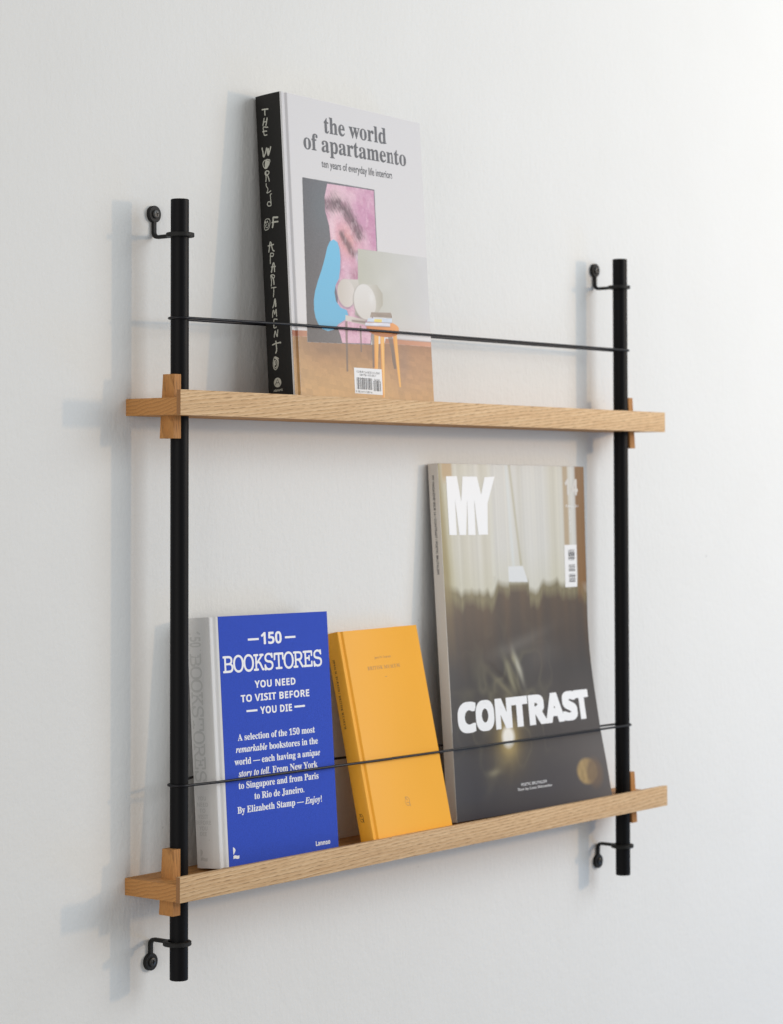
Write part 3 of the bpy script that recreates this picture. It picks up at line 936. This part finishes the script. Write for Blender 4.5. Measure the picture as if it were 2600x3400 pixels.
# pale canvas on the wall of the pictured room
pnl = grad((184, 184, 172), (200, 200, 202), (U - 120) / 120) * (0.965 + 0.07 * n2[..., None])
pnl = lay(pnl, blob(U, V, 165, 140, 18, 10, 0.5) * 0.25, lin(212, 212, 210, k=K))
pnl = lay(pnl, np.clip((112 - V) / 24, 0, 1) * 0.5, lin(204, 198, 196, k=K))
img = lay(img, cover(U, V, D['panel']), pnl)
# dark hanging picture with a rosy abstract field
dkp = grad((66, 68, 76), (94, 94, 102), (U - 25) / 60 + (V - 150) / 400) * (0.72 + 0.28 * nf[..., None] + 0.26 * rnd[..., None])
dkp = lay(dkp, blob(U, V, 62, 215, 22, 30) * 0.5, lin(86, 100, 108, k=K))
fm = cover(U, V, D['frame']) * (1 - cover(U, V, D['panel']))
img = lay(img, fm, dkp)
inner = [[D['frame'][0][0], D['frame'][0][1] - 1.0], [D['frame'][1][0] - 1.3, D['frame'][1][1] - 1.4], [D['frame'][2][0] - 1.3, D['frame'][2][1]], [D['frame'][3][0] - 1.2, D['frame'][3][1] + 1.2], D['frame'][4]]
pk = cover(U, V, D['pink']) * (1 - cover(U, V, D['panel'])) * cover(U, V, inner)
pc = grad((214, 166, 190), (196, 134, 172), (U - 80) / 70)
pc = lay(pc, np.clip(n2 * 2.6 - 1.0, 0, 1) * 0.7, lin(228, 190, 204, k=K))
pc = lay(pc, np.clip(n1 * 2.8 - 1.3, 0, 1) * 0.5, lin(180, 104, 146, k=K))
pc = lay(pc, blob(U, V, 84, 228, 12, 16) * 0.8, lin(232, 204, 208, k=K))
pc = lay(pc, blob(U, V, 100, 184, 18, 20, 0.6) * 0.7, lin(222, 148, 138, k=K))
pc = lay(pc, blob(U, V, 79, 178, 5, 26, 0.15) * 0.6, lin(240, 214, 220, k=K))
w1 = U + 5 * (n1 - 0.5)
w2 = V + 7 * (vnoise(U, V, 11, 11, 31) - 0.5)
pc = lay(pc, stroke_soft(w1, w2, D['brow'], 8, 2.6) * 0.85, lin(92, 58, 74, k=K))
pc = lay(pc, stroke_soft(w1, w2, [(118, 170), (124, 158), (129, 150)], 4.5, 3) * 0.7, lin(86, 60, 76, k=K))
pc = lay(pc, stroke_soft(w1, w2, D['brow2'], 5, 2.6) * 0.85, lin(78, 52, 66, k=K))
pc = lay(pc, stroke_soft(w1, w2, [(100, 182), (108, 172)], 6) * 0.4, lin(130, 84, 92, k=K))
pc = lay(pc, blob(U, V, 118, 166, 3, 6) * 0.7, lin(226, 210, 224, k=K))
pc = lay(pc, blob(U, V, 112, 146, 14, 8, 0.6) * 0.6, lin(150, 92, 116, k=K))
pc = lay(pc, blob(U, V, 104, 128, 6, 22, 0.2) * 0.6, lin(232, 210, 222, k=K))
hair = vnoise(U * 0.8 + V * 0.6, V * 0.8 - U * 0.6, 1.4, 7, 61, 2)
pc = lay(pc, np.clip(stroke_soft(w1, w2, D['brow'], 12, 3) * (hair * 2.4 - 0.9), 0, 1) * 0.7, lin(66, 40, 56, k=K))
pc = lay(pc, np.clip(vnoise(U, V, 3, 6, 62, 3) * 3.0 - 1.7, 0, 1) * 0.35, lin(242, 214, 224, k=K))
pc = lay(pc, np.clip(vnoise(U, V, 5, 3, 63, 3) * 3.0 - 1.8, 0, 1) * 0.35, lin(160, 92, 130, k=K))
pc = pc * (0.86 + 0.14 * nf[..., None] + 0.14 * rnd[..., None])
img = lay(img, pk, pc)
# blue cut-out and its shadow
sh = [[a + 2.0, b_ - 0.6] for a, b_ in D['blue']]
img = lay(img, cover(U, V, sh) * fm * 0.35, lin(70, 74, 110, k=K))
img = lay(img, cover(U, V, D['blue']), grad((78, 172, 212), (96, 184, 222), (V - 80) / 100) * (0.97 + 0.04 * rnd[..., None]))
# two drums on a trestle, three-legged stool and books of the pictured room
for a in D['legs']:
    img = lay(img, cover(U, V, a) * 0.8, grad((70, 60, 58), (112, 98, 92), (V - 20) / 70))
img = lay(img, cover(U, V, D['tube1']), grad((178, 172, 164), (202, 198, 192), (V - 100) / 45))
c1 = D['disc1']
rx1, ry1 = c1[1][0] - c1[0][0], c1[0][1] - c1[2][1]
img = lay(img, ellipse(U, V, c1[0][0] - 1.2, c1[0][1] - 1.4, rx1 + 1, ry1 + 1, 0.12) * 0.5, lin(96, 84, 120, k=K))
img = lay(img, ellipse(U, V, c1[0][0], c1[0][1], rx1, ry1), grad((196, 188, 180), (212, 206, 202), (U - 85) / 26))
img = lay(img, blob(U, V, 117, 101, 8, 5) * 0.8, lin(86, 76, 70, k=K))
img = lay(img, cover(U, V, D['tube2']), grad((204, 202, 196), (172, 168, 156), (U - 128) / 32))
c2 = D['disc2']
rx2, ry2 = c2[1][0] - c2[0][0], c2[0][1] - c2[2][1]
img = lay(img, ellipse(U, V, c2[0][0] - 1.3, c2[0][1] - 1, rx2 + 0.4, ry2 + 0.4, 0.1) * 0.8, lin(150, 144, 138, k=K))
img = lay(img, ellipse(U, V, c2[0][0], c2[0][1], rx2, ry2), grad((204, 199, 194), (216, 214, 212), (V - 95) / 40))
img = lay(img, blob(U, V, 140, 122, 4, 6) * 0.5, lin(226, 226, 226, k=K))
img = lay(img, cover(U, V, D['base']), grad((204, 196, 190), (166, 154, 148), (U - 105) / 35))
img = lay(img, stroke_soft(U, V, [(104, 93.6), (135, 93.6)], 1.3) * 0.8, lin(90, 70, 62, k=K))
s = D['seat']
for k_, a in enumerate(D['slegs']):
    xs_ = [p[0] for p in a]
    t_ = (U - min(xs_)) / (max(xs_) - min(xs_))
    img = lay(img, cover(U, V, a), lay(grad((214, 134, 44), (240, 178, 84), t_), np.clip(1 - abs(t_ - 0.45) * 4, 0, 1) * (0.5 if k_ == 1 else 0.15), lin(250, 214, 140, k=K)))
img = lay(img, ellipse(U, V, s[0][0], s[0][1] - 2.8, s[1][0] - s[0][0], s[0][1] - s[2][1]), lin(176, 98, 40, k=K))
img = lay(img, ellipse(U, V, s[0][0], s[0][1], s[1][0] - s[0][0], s[0][1] - s[2][1] - 1), grad((206, 118, 52), (232, 156, 84), (U - 130) / 60))
bk_ = D['bks']
for a, c in zip(bk_, ((214, 216, 228), (196, 208, 224), (146, 132, 122), (234, 212, 112))):
    img = lay(img, cover(U, V, a), C3(*c) * (0.80 + 0.40 * vnoise(U, V, 9, 1.6, 40 + c[0], 2)[..., None]))
img = lay(img, stroke_soft(U, V, [bk_[0][3], bk_[0][2]], 0.7) * 0.6, lin(90, 80, 90, k=K))
img = lay(img, stroke_soft(U, V, [bk_[1][3], bk_[1][2]], 0.5) * 0.6, lin(90, 90, 110, k=K))
print_sheet('cover_picture', U, V, img, FF, M['cover_print'], fc, 0.06)
g = dict(face=FF, parent=fc)
lettering('title_lettering', [('the world', 'serif')], FF, M['grey_ink'], fc, 70.6, 181.5, 301.6, 18.6, 0.22, 1.0, 'h', 0.12, 0, 0.018)
lettering('title_lettering', [('of apartamento', 'serif')], FF, M['grey_ink'], fc, 34.2, 218.5, 279.0, 18.6, 0.22, 1.0, 'h', 0.12, 0, 0.020)
lettering('subtitle_lettering', [('ten years of everyday life interiors', 'plain')], FF, M['grey_ink'], fc, 63.4, 190.6, 262.0, 8.6, 0.18, 1.0, 'h', 0.12, 0, 0.018)
q = D['bcode']
lab = outline('barcode_label', [q], FF, M['label'], fc, 0.14)


def bars(name, q, n, seed, parent, face, vertical=True, lift=0.2):
    r = random.Random(seed)
    (x0, y0), (x1, y1), (x2, y2), (x3, y3) = q
    polys = []
    t = 0.0
    while t < 1:
        wdt = r.choice((1, 1, 2, 3)) / n
        e = min(1, t + wdt)
        f = lambda k, A, B: (A[0] + (B[0] - A[0]) * k, A[1] + (B[1] - A[1]) * k)
        if vertical:
            polys.append([f(t, q[0], q[1]), f(e, q[0], q[1]), f(e, q[3], q[2]), f(t, q[3], q[2])])
        else:
            polys.append([f(t, q[0], q[3]), f(t, q[1], q[2]), f(e, q[1], q[2]), f(e, q[0], q[3])])
        t = e + r.choice((1, 1, 2)) / n
    return outline(name, polys, face, M['dark_ink'], parent, lift)


bars('barcode', D['bars'], 60, 3, fc, FF)
bars('barcode', D['bars2'], 34, 5, fc, FF)
b = D['bt']
lettering('label_lettering', [('U.S. $65.00  Can. $82.00  U.K. £50.00', 'plain')], FF, M['dark_ink'], fc, b[0][0] + 1, b[1][0] - 1, 36.0, 2.3, 0.0, 1.0, 'H', 0.2)
lettering('label_lettering', [('ISBN 978-1-4197-2891-7', 'plain')], FF, M['dark_ink'], fc, b[3][0], b[4][0], 32.6, 2.3, 0.0, 1.0, 'H', 0.2)
lettering('label_lettering', [('9 781419 728914', 'plain')], FF, M['dark_ink'], fc, b[7][0], b[8][0], 13.6, 2.2, 0.0, 1.0, 'H', 0.2)
lettering('label_lettering', [('56500', 'plain')], FF, M['dark_ink'], fc, b[5][0], b[6][0], 28.2, 2.2, 0.0, 1.0, 'H', 0.2)
strokes('hand_lettering', D['spine_strokes'], SF, M['spine_ink'], sp, 1.35)
c = D['abrams_c']
cx_, cy_ = c[0]
rx_, ry_ = c[1][0] - cx_, cy_ - c[2][1]
outline('publisher_mark', [[(cx_ + rx_ * math.cos(a * math.pi / 20), cy_ + ry_ * math.sin(a * math.pi / 20)) for a in range(40)]], SF, M['spine_ink'], sp, 0.06)
strokes('publisher_mark', [(0.75, D['abrams_A'][0]), (0.7, D['abrams_A'][1])], SF, M['black_spine'], sp, 1.0, 0.09, False)
lettering('publisher_name', [('ABRAMS', 'plain')], SF, M['spine_ink'], sp, 8.6, 21.8, 11.4, 2.5, 0.04, 1.0, 'H')

# =============================== blue cloth book ===========================
W, T, H = 0.1898, 0.0327, 0.2609
v0 = W * math.sin(math.radians(0.55)) + 0.0003
bk = book_root('hardcover_book', 'blue cloth book with white spine and white lettering beside the left pole',
               0.0436, -0.0243, ZL + TH, 4.19, -0.55, -0.23)
GR = (0.0035, 0.0105, 0.0017)
fc, bc, sp, pb = hardcover(bk, W, T, H, v0, 0.0028, M['white_cloth'], M['white_cloth'], M['white_cloth'], GR)
FF, SF = front_face(T, GR), spine_face(T)
bm = box_bm(0.0137, W + 0.0003, -(T + 0.0003), -(T - 0.0010), v0, H + 0.0003, 0.0002, 1)
pan = from_bm('cloth_panel', bm, M['blue_cloth'], fc)
bc.data.materials.append(M['navy'])
for p in bc.data.polygons:
    if p.center.x > 0.012:
        p.material_index = 1
bm = box_bm(0.004, W - 0.002, -0.0033, -0.00281, v0 + 0.001, H - 0.0008)
from_bm('endpaper', bm, M['navy'], bc)
I = M['white_ink']
LF = 0.36
for q in (((58.6, 234.3), (75.9, 234.3), (75.9, 236.5), (58.6, 236.5)), ((118.1, 234.3), (135.4, 234.3), (135.4, 236.5), (118.1, 236.5)),
          ((51.2, 159.4), (68.4, 159.4), (68.4, 161.5), (51.2, 161.5)), ((128.0, 159.2), (145.4, 159.2), (145.4, 161.3), (128.0, 161.3))):
    outline('title_dash', [q], FF, I, fc, LF)
lettering('title_lettering', [('150', 'sans')], FF, I, fc, 79.4, 112.7, 229.5, 12.8, 0.15, 0.97, '1', LF)
lettering('title_lettering', [('BOOKSTORES', 'mono')], FF, I, fc, 17.9, 177.6, 201.9, 17.7, 0.14, 0.86, 'H', LF)
lettering('title_lettering', [('YOU NEED', 'sans')], FF, I, fc, 66.0, 131.8, 184.0, 7.6, 0.12, 1.02, 'H', LF)
lettering('title_lettering', [('TO VISIT BEFORE', 'sans')], FF, I, fc, 43.2, 153.6, 170.1, 7.6, 0.12, 1.02, 'H', LF)
lettering('title_lettering', [('YOU DIE', 'sans')], FF, I, fc, 72.8, 124.0, 156.1, 7.7, 0.12, 1.02, 'H', LF)
for parts, u0, u1, vb in (
        ([('A selection of the 150 most', 'serif')], 35.6, 159.8, 130.4),
        ([('remarkable', 'serif_it'), (' bookstores in the', 'serif')], 31.8, 163.9, 118.1),
        ([('world — each having a ', 'serif'), ('unique', 'serif_it')], 28.9, 166.6, 105.4),
        ([('story to tell', 'serif_it'), ('. From New York', 'serif')], 34.3, 161.5, 92.9),
        ([('to Singapore and from Paris', 'serif')], 33.5, 162.1, 80.4),
        ([('to Rio de Janeiro.', 'serif')], 57.2, 137.4, 67.9),
        ([('By Elizabeth Stamp — ', 'serif'), ('Enjoy!', 'serif_it')], 30.0, 165.8, 55.2)):
    lettering('text_lettering', parts, FF, I, fc, u0, u1, vb, 6.9, 0.10, 0.98, 'H', LF)
lettering('publisher_name', [('Lannoo', 'sans')], FF, I, fc, 152.2, 176.2, 8.8, 5.0, 0.10, 1.0, 'L', LF)
outline('publisher_mark', [D['logoA'], D['logoB']], FF, I, fc, LF)
fo = M['foil']
lettering('spine_lettering', [('150', 'sans')], down(SF, 4.8, 247.0), fo, sp, 0, 16.5, 0, 15.8, 0.0, 1.0, '1', 0.05)
lettering('spine_lettering', [('BOOKSTORES', 'mono')], down(SF, 3.6, 224.0), fo, sp, 0, 133.5, 0, 16.6, 0.10, 0.86, 'H', 0.05)
for b_ in (227.4, 83.4, 31.2):
    outline('spine_rule', [[(3.4, b_ - 0.5), (20.6, b_ - 0.5), (20.6, b_ + 0.5), (3.4, b_ + 0.5)]], SF, fo, sp, 0.05)
for wd, cx_, vb, hw in (('YOU', 11.9, 71.8, 6.2), ('NEED', 12.6, 65.4, 8.0), ('TO', 12.3, 59.2, 4.2), ('VISIT', 12.5, 53.0, 7.4),
                        ('BEFORE', 12.4, 46.9, 11.2), ('YOU', 12.4, 40.9, 5.9), ('DIE', 12.3, 35.1, 4.8)):
    lettering('spine_lettering', [(wd, 'sans')], SF, fo, sp, cx_ - hw, cx_ + hw, vb, 4.2, 0.0, 1.0, 'H', 0.05)
outline('publisher_mark', [[(6.8 + (a - 20.8) * 1.1, b2) for a, b2 in D['logoA']], [(6.8 + (a - 20.8) * 1.1, b2) for a, b2 in D['logoB']]], SF, fo, sp, 0.05)

# =============================== orange book ===============================
W, T, H = 0.1472, 0.0189, 0.2369
bk = book_root('hardcover_book', 'small orange book leaning back between the blue book and the magazine',
               0.2778, -0.0534, ZL + TH + 0.0003, 12.47, 0.51, -0.05)
GR = (0.0032, 0.0100, 0.0019)
fc, bc, sp, pb = hardcover(bk, W, T, H, 0.0, 0.0024, M['orange'], M['orange'], M['orange'], GR)
FF, SF = front_face(T, GR), spine_face(T)
lettering('title_lettering', [('Jørn H. Sværen', 'plain')], FF, M['tan_ink'], fc, 57.6, 87.2, 202.5, 2.9, 0.0, 1.0, 'H')
lettering('title_lettering', [('BRITISK MUSEUM', 'serif')], FF, M['tan_ink'], fc, 42.2, 102.8, 190.4, 4.0, 0.0, 1.1, 'H')
outline('title_dash', [[(71.1, 180.9), (74.7, 180.9), (74.7, 181.6), (71.1, 181.6)]], FF, M['tan_ink'], fc)
strokes('owl_mark', D['owl'], FF, M['tan_ink'], fc, 1.0)
oc = D['owl'][0][1][0]
strokes('owl_mark', [(w_, [((a - oc[0]) * 0.62 + 6.3, (b2 - oc[1]) * 0.9 + 33.8) for a, b2 in p]) for w_, p in D['owl']], SF, M['brown_ink'], sp, 0.85)
lettering('spine_lettering', [('JØRN H. SVÆREN', 'plain')], down(SF, 6.3, 207.2), M['brown_ink'], sp, 0, 36.0, 0, 2.9, 0.08, 1.25, 'H')
outline('spine_rule', [[(6.0, 168.9), (9.4, 168.9), (9.4, 169.3), (6.0, 169.3)]], SF, M['brown_ink'], sp)
lettering('spine_lettering', [('BRITISK MUSEUM', 'serif')], down(SF, 6.0, 166.6), M['brown_ink'], sp, 0, 37.8, 0, 2.9, 0.04, 1.25, 'H')

# =============================== large magazine ============================
W, T, H = 0.3117, 0.0143, 0.4263
v0 = W * math.sin(math.radians(0.45)) + 0.0003
mg = book_root('magazine', 'large glossy magazine with dark photographic cover beside the right pole',
               0.4655, -0.0331, ZL + TH + 0.0003, 4.15, -0.45, -0.01)


def sag(u, v):
    """the soft book bows in halfway up its free edge and flares out at the foot"""
    k = max(0.0, min(1.0, u / W)) ** 1.7
    pts = ((-0.01, 0.0150), (0.006, 0.0132), (0.05, 0.0075), (0.094, 0.0012), (0.194, -0.0078), (0.30, -0.0052), (0.426, 0.0), (0.44, 0.0))
    for i in range(len(pts) - 1):
        a, b2 = pts[i][0], pts[i + 1][0]
        if a <= v <= b2:
            t, dx = (v - a) / (b2 - a), b2 - a
            sl = lambda j: (pts[min(j + 1, len(pts) - 1)][1] - pts[max(j - 1, 0)][1]) / (pts[min(j + 1, len(pts) - 1)][0] - pts[max(j - 1, 0)][0])
            f = ((2 * t ** 3 - 3 * t * t + 1) * pts[i][1] + (t ** 3 - 2 * t * t + t) * dx * sl(i) +
                 (3 * t * t - 2 * t ** 3) * pts[i + 1][1] + (t ** 3 - t * t) * dx * sl(i + 1))
            return f * k
    return 0.0


def curved_box(name, u0, u1, w0, w1, z0, z1, mat, parent, nu=30, nv=150):
    bm = bmesh.new()
    loops = []
    for j in range(nv + 1):
        z = z0 + (z1 - z0) * j / nv
        l = [(u0 + (u1 - u0) * i / nu, w0) for i in range(nu + 1)] + [(u1 - (u1 - u0) * i / nu, w1) for i in range(nu + 1)]
        loops.append([(u, -(w_ + sag(u, z)), z) for u, w_ in l])
    loft(bm, loops)
    return from_bm(name, bm, mat, parent, 40)


curved_box('page_block', 0.0012, W - 0.0006, 0.0004, T - 0.0005, v0 + 0.0002, H - 0.0003, M['paper'], mg)
bc = curved_box('back_cover', 0.0004, W, 0.0, 0.00035, v0, H, M['dark_ink'], mg)
fc = curved_box('front_cover', 0.0004, W, T - 0.00045, T, v0, H, M['dark_ink'], mg)
bm = bmesh.new()
prism(bm, [(0.0, 0.0003), (0.0, T - 0.0003), (0.0003, T), (0.0014, T), (0.0014, 0.0), (0.0003, 0.0)], v0, H)
sp = from_bm('spine', bm, M['grey_paper'], mg, 40)


def FF(a, b, lift):
    return Vector((a / 1000, -(T + sag(a / 1000, b / 1000) + lift / 1000), b / 1000))


def SF(a, b, lift):
    return Vector((-lift / 1000, -a / 1000, b / 1000))


U, V = print_grid(1.0, W * 1000 - 0.1, v0 * 1000 + 0.1, H * 1000 - 0.1, 262, 440)
K = 0.86
n1, n2, n3 = vnoise(U, V, 40, 60, 11), vnoise(U, V, 5, 400, 12, 3), vnoise(U, V, 18, 500, 13, 2)
dk = np.array(lin(68, 66, 67, k=K))
img = np.ones(U.shape + (3,)) * dk
# creased dark fabric in the lower picture
wu, wv = U + 26 * (vnoise(U, V, 45, 45, 51) - 0.5), V + 30 * (vnoise(U, V, 50, 50, 52) - 0.5)
ridge = 1 - np.abs(2 * vnoise(wu, wv, 34, 44, 53, 2) - 1)
ridge = np.clip((ridge - 0.80) * 5, 0, 1) ** 1.5
img = img * (0.82 + 0.30 * n1[..., None])
low = np.clip((130 - V) / 130, 0, 1)
img = lay(img, low * 0.60, lin(58, 60, 74, k=K))
top = np.clip((V - 190) / 100, 0, 1)
img = lay(img, top * 0.35, lin(96, 86, 80, k=K))
img = lay(img, np.clip((40 - U) / 40, 0, 1) * 0.35, lin(92, 92, 94, k=K))
region = blob(U, V, 120, 140, 95, 75, 0.2, 3)
img = lay(img, ridge * region * 0.42, lin(132, 128, 106, k=K))
img = lay(img, np.clip(n1 * 3 - 1.8, 0, 1) * region * 0.35, lin(48, 44, 42, k=K))
for (cu, cv, ru, rv, rot, a, c) in ((150, 207, 64, 8, 0.22, 0.40, (122, 120, 116)), (200, 190, 50, 18, 0.1, 0.25, (114, 112, 110)),
                                    (127, 172, 6, 20, 0.5, 0.60, (158, 154, 128)), (146, 180, 4, 19, 0.45, 0.75, (196, 194, 178)),
                                    (137, 190, 4, 7, 0.3, 0.45, (176, 170, 140)), (112, 152, 30, 4, -0.6, 0.5, (138, 132, 106)),
                                    (133, 158, 8, 11, 0.0, 0.40, (160, 156, 126)), (88, 62, 26, 6, 0.5, 0.30, (120, 112, 88)),
                                    (70, 40, 20, 7, 0.9, 0.24, (104, 100, 88)), (78, 57, 13, 4, 0.1, 0.45, (158, 152, 128)),
                                    (118, 130, 40, 3.0, -0.5, 0.5, (46, 42, 40)), (141, 152, 4, 28, 0.5, 0.55, (42, 38, 38)),
                                    (110, 167, 30, 3.5, -0.6, 0.5, (42, 38, 38)), (230, 120, 60, 90, 0.0, 0.25, (64, 58, 62))):
    img = lay(img, np.clip(blob(wu * 0.4 + U * 0.6, wv * 0.4 + V * 0.6, cu, cv, ru, rv, rot) * a * (0.6 + n1 * 0.8), 0, 1), lin(*c, k=K))
# sun spot and pebble
for ru, a, c in ((44, 0.28, (128, 112, 74)), (25, 0.45, (168, 142, 84)), (15, 0.8, (220, 196, 130))):
    img = lay(img, blob(U, V, 112, 92, ru, ru * 1.15) * a, lin(*c, k=K))
img = lay(img, ellipse(U, V, 112, 94.5, 12, 12, 0.6), lin(255, 252, 244, k=K))
img = lay(img, ellipse(U, V, 268, 40, 21, 16, 0.25), np.array(lin(164, 138, 92, k=K))[None, None] * (0.7 + 0.6 * vnoise(U, V, 6, 8, 20)[..., None]))
img = lay(img, ellipse(U, V, 283, 37, 17, 18, 0.5) * 0.75, lin(98, 78, 62, k=K))
# curtains above
n4 = vnoise(U, V * 0, 3.2, 9, 21, 3)
n5 = vnoise(U, V * 0, 11, 9, 22, 2)
fold = 0.45 * n4 + 0.35 * n5 + 0.20 * n2
n6 = vnoise(U, V * 0, 24, 9, 26, 1)
edge = 280 - 12 * np.clip((n6 - 0.25) * 1.5, 0, 1) - 12 * (n5 - 0.5)
edge = np.where((U > 134) & (U < 178), 282, edge)
edge2 = edge - 6 - 16 * vnoise(U, V * 0, 15, 9, 24, 2)
edge2 = np.where((U > 136) & (U < 178), 274 - (U > 172) * 6, edge2)
img = lay(img, np.clip((V - (edge2 - 90)) / 100, 0, 1) * 0.35 * (0.2 + 1.2 * n3), lin(142, 112, 80, k=K))
img = lay(img, np.clip((V - edge2) / 12 + 0.5, 0, 1) * 0.85, np.array(lin(140, 132, 104, k=K))[None, None] * (0.72 + 0.5 * n4[..., None]))
cur = np.array(lin(222, 221, 216, k=K))[None, None] * (0.76 + 0.38 * fold[..., None])
warmc = np.clip(1.5 - 2.6 * vnoise(U, V * 0, 30, 9, 17, 2), 0, 1)
cur = lay(cur, warmc * 0.35, lin(206, 198, 166, k=K))
cur = lay(cur, np.clip(1 - (V - edge) / 45, 0, 1) * 0.35, lin(208, 206, 180, k=K))
cur = lay(cur, np.clip((58 - U) / 40, 0, 1) * 0.45, lin(190, 184, 148, k=K))
img = lay(img, np.clip((V - edge) / 10 + 0.5, 0, 1), cur)
img = lay(img, np.clip(1 - np.abs(U - (147 + (420 - V) * 0.13)) / 4, 0, 1) * (V > 301) * 0.6, lin(172, 164, 124, k=K))
img = lay(img, np.clip(1 - np.abs(U - (140 + (420 - V) * 0.05)) / 5, 0, 1) * (V > 301) * 0.6, lin(222, 230, 232, k=K))
img = lay(img, np.clip(1 - np.abs(U - 104) / 5, 0, 1) * (V > 290) * 0.5, lin(228, 228, 218, k=K))
img = lay(img, cover(U, V, [(134, 282), (176, 281), (166, 301), (134, 301)]), lin(230, 233, 235, k=K))
img = lay(img, np.clip((9 + (410 - V) * 0.06 - U) / 8, 0, 1) * np.clip((V - 180) / 120, 0, 1) * 0.9, lin(134, 114, 84, k=K))
img = lay(img, np.clip((14 + (410 - V) * 0.09 - U) / 14, 0, 1) * np.clip((V - 240) / 60, 0, 1) * 0.6, lin(168, 158, 110, k=K))
img = lay(img, (np.clip((U - 6) / 4, 0, 1) * np.clip((30 - U) / 4, 0, 1)) * np.clip((V - 400) / 12, 0, 1) * 0.8, lin(188, 156, 112, k=K))
img = lay(img, np.clip((U - 261) / 3, 0, 1) * np.clip((275 - U) / 3, 0, 1) * np.clip((V - 285) / 40, 0, 1) * 0.75, lin(178, 150, 112, k=K))
img = lay(img, np.clip((U - 288) / 4, 0, 1) * np.clip((V - 250) / 30, 0, 1), np.array(lin(140, 104, 66, k=K))[None, None] * (0.85 + 0.3 * n4[..., None]))
print_sheet('cover_picture', U, V, img, FF, M['mag_print'], fc, 0.05)
I = M['white_ink']
outline('title_lettering', [D['MY']], FF, I, fc, 0.25, 8)
lettering('title_lettering', [('CONTRAST', 'sans')], FF, I, fc, 13.5, 291.5, 104.9, 36.8, 2.1, 1.0, 'T', 0.22, 6, 0,
          [(12.5, 49.5), (48.5, 86), (88.5, 122.5), (121.5, 157), (159, 197), (195, 235), (233, 265.5), (261, 293.5)])
lettering('issue_number', [('14', 'sans')], FF, M['faint_ink'], fc, 266.7, 296.5, 389.6, 20.6, 0.5, 1.15, '1', 0.22)
lettering('small_lettering', [('POETIC BRUTALISM', 'plain')], FF, I, fc, 130.6, 181.7, 33.4, 3.4, 0.0, 1.0, 'H', 0.22)
lettering('small_lettering', [('Shot by Lena Shkivenko', 'plain')], FF, I, fc, 122.7, 191.6, 28.2, 3.2, 0.0, 1.0, 'H', 0.22)
lettering('small_lettering', [('FALL 21', 'plain')], FF, I, fc, 268, 296, 374, 3.0, 0.0, 1.0, 'H', 0.22)
lettering('small_lettering', [('CULTURE AND STYLE', 'plain')], down(FF, 275, 371), I, fc, 0, 30, 0, 3.0, 0.0, 1.0, 'H', 0.22)
outline('barcode_label', [[(261.5, 326), (289.8, 326), (288.6, 272.4), (260.2, 272.4)]], FF, M['label'], fc, 0.22, 6)
for (b0, b1, s_) in ((320, 306, 1), (301, 292, 2), (289, 278, 3)):
    bars('barcode', [(270, b0), (285, b0), (284.6, b1), (269.7, b1)], 26, s_, fc, FF, False, 0.3)
lettering('spine_lettering', [('MY MAGAZINE ISSUE 14 / CONTRAST / POETIC BRUTALISM', 'plain')], down(SF, 5.4, 412), M['dark_ink'], sp, 0, 117.5, 0, 3.2, 0.12, 1.0, 'H', 0.05)

# =============================== elastic cords =============================


def cord(label, zl, zr, front, back):
    rc = 0.00142
    rr = R + rc
    path = []
    for i in range(0, 17):                       # round the left pole, back to front
        a = math.pi / 2 + math.pi * i / 16
        path.append((rr * math.cos(a), PY + rr * math.sin(a), zl))
    for x, y in front:
        path.append((x, y, zl + (zr - zl) * x / L))
    for i in range(0, 17):
        a = -math.pi / 2 + math.pi * i / 16
        path.append((L + rr * math.cos(a), PY + rr * math.sin(a), zr))
    for x, y in back:
        path.append((x, y, zl + (zr - zl) * x / L + 0.0018))
    n = len(path)
    bm = bmesh.new()
    rows = []
    for i in range(n):
        a, b2 = Vector(path[i - 1]), Vector(path[(i + 1) % n])
        d = (b2 - a).normalized()
        side = d.cross(Vector((0, 0, 1))).normalized()
        upv = side.cross(d)
        rows.append([bm.verts.new(Vector(path[i]) + side * rc * math.cos(2 * math.pi * k / 12) + upv * rc * math.sin(2 * math.pi * k / 12)) for k in range(12)])
    for i in range(n):
        A, B = rows[i], rows[(i + 1) % n]
        for k in range(12):
            j = (k + 1) % 12
            bm.faces.new((A[k], A[j], B[j], B[k]))
    o = from_bm('elastic_cord', bm, M['cord'], None, 60)
    o['label'] = label
    o['category'] = 'elastic cord'
    o['group'] = 'elastic cords looped round the two poles'
    return o


cord('thin black cord stretched across the tall art book above the upper ledge', 0.6768, 0.6804,
     [(0.1505, -0.0618), (0.1545, -0.0626), (0.397, -0.0626), (0.401, -0.0620)],
     [(0.41, -0.0190), (0.40, -0.0184), (0.152, -0.0184), (0.145, -0.0190)])
cord('thin black cord stretched across the blue book, orange book and magazine', 0.1981, 0.1937,
     [(0.0436, -0.0548), (0.232, -0.0552), (0.300, -0.0558), (0.44, -0.0552)],
     [(0.45, -0.0240), (0.234, -0.0160), (0.046, -0.0150)])

set_type()
bpy.data.objects.remove(TEXT_OB)
bpy.data.curves.remove(TEXT)
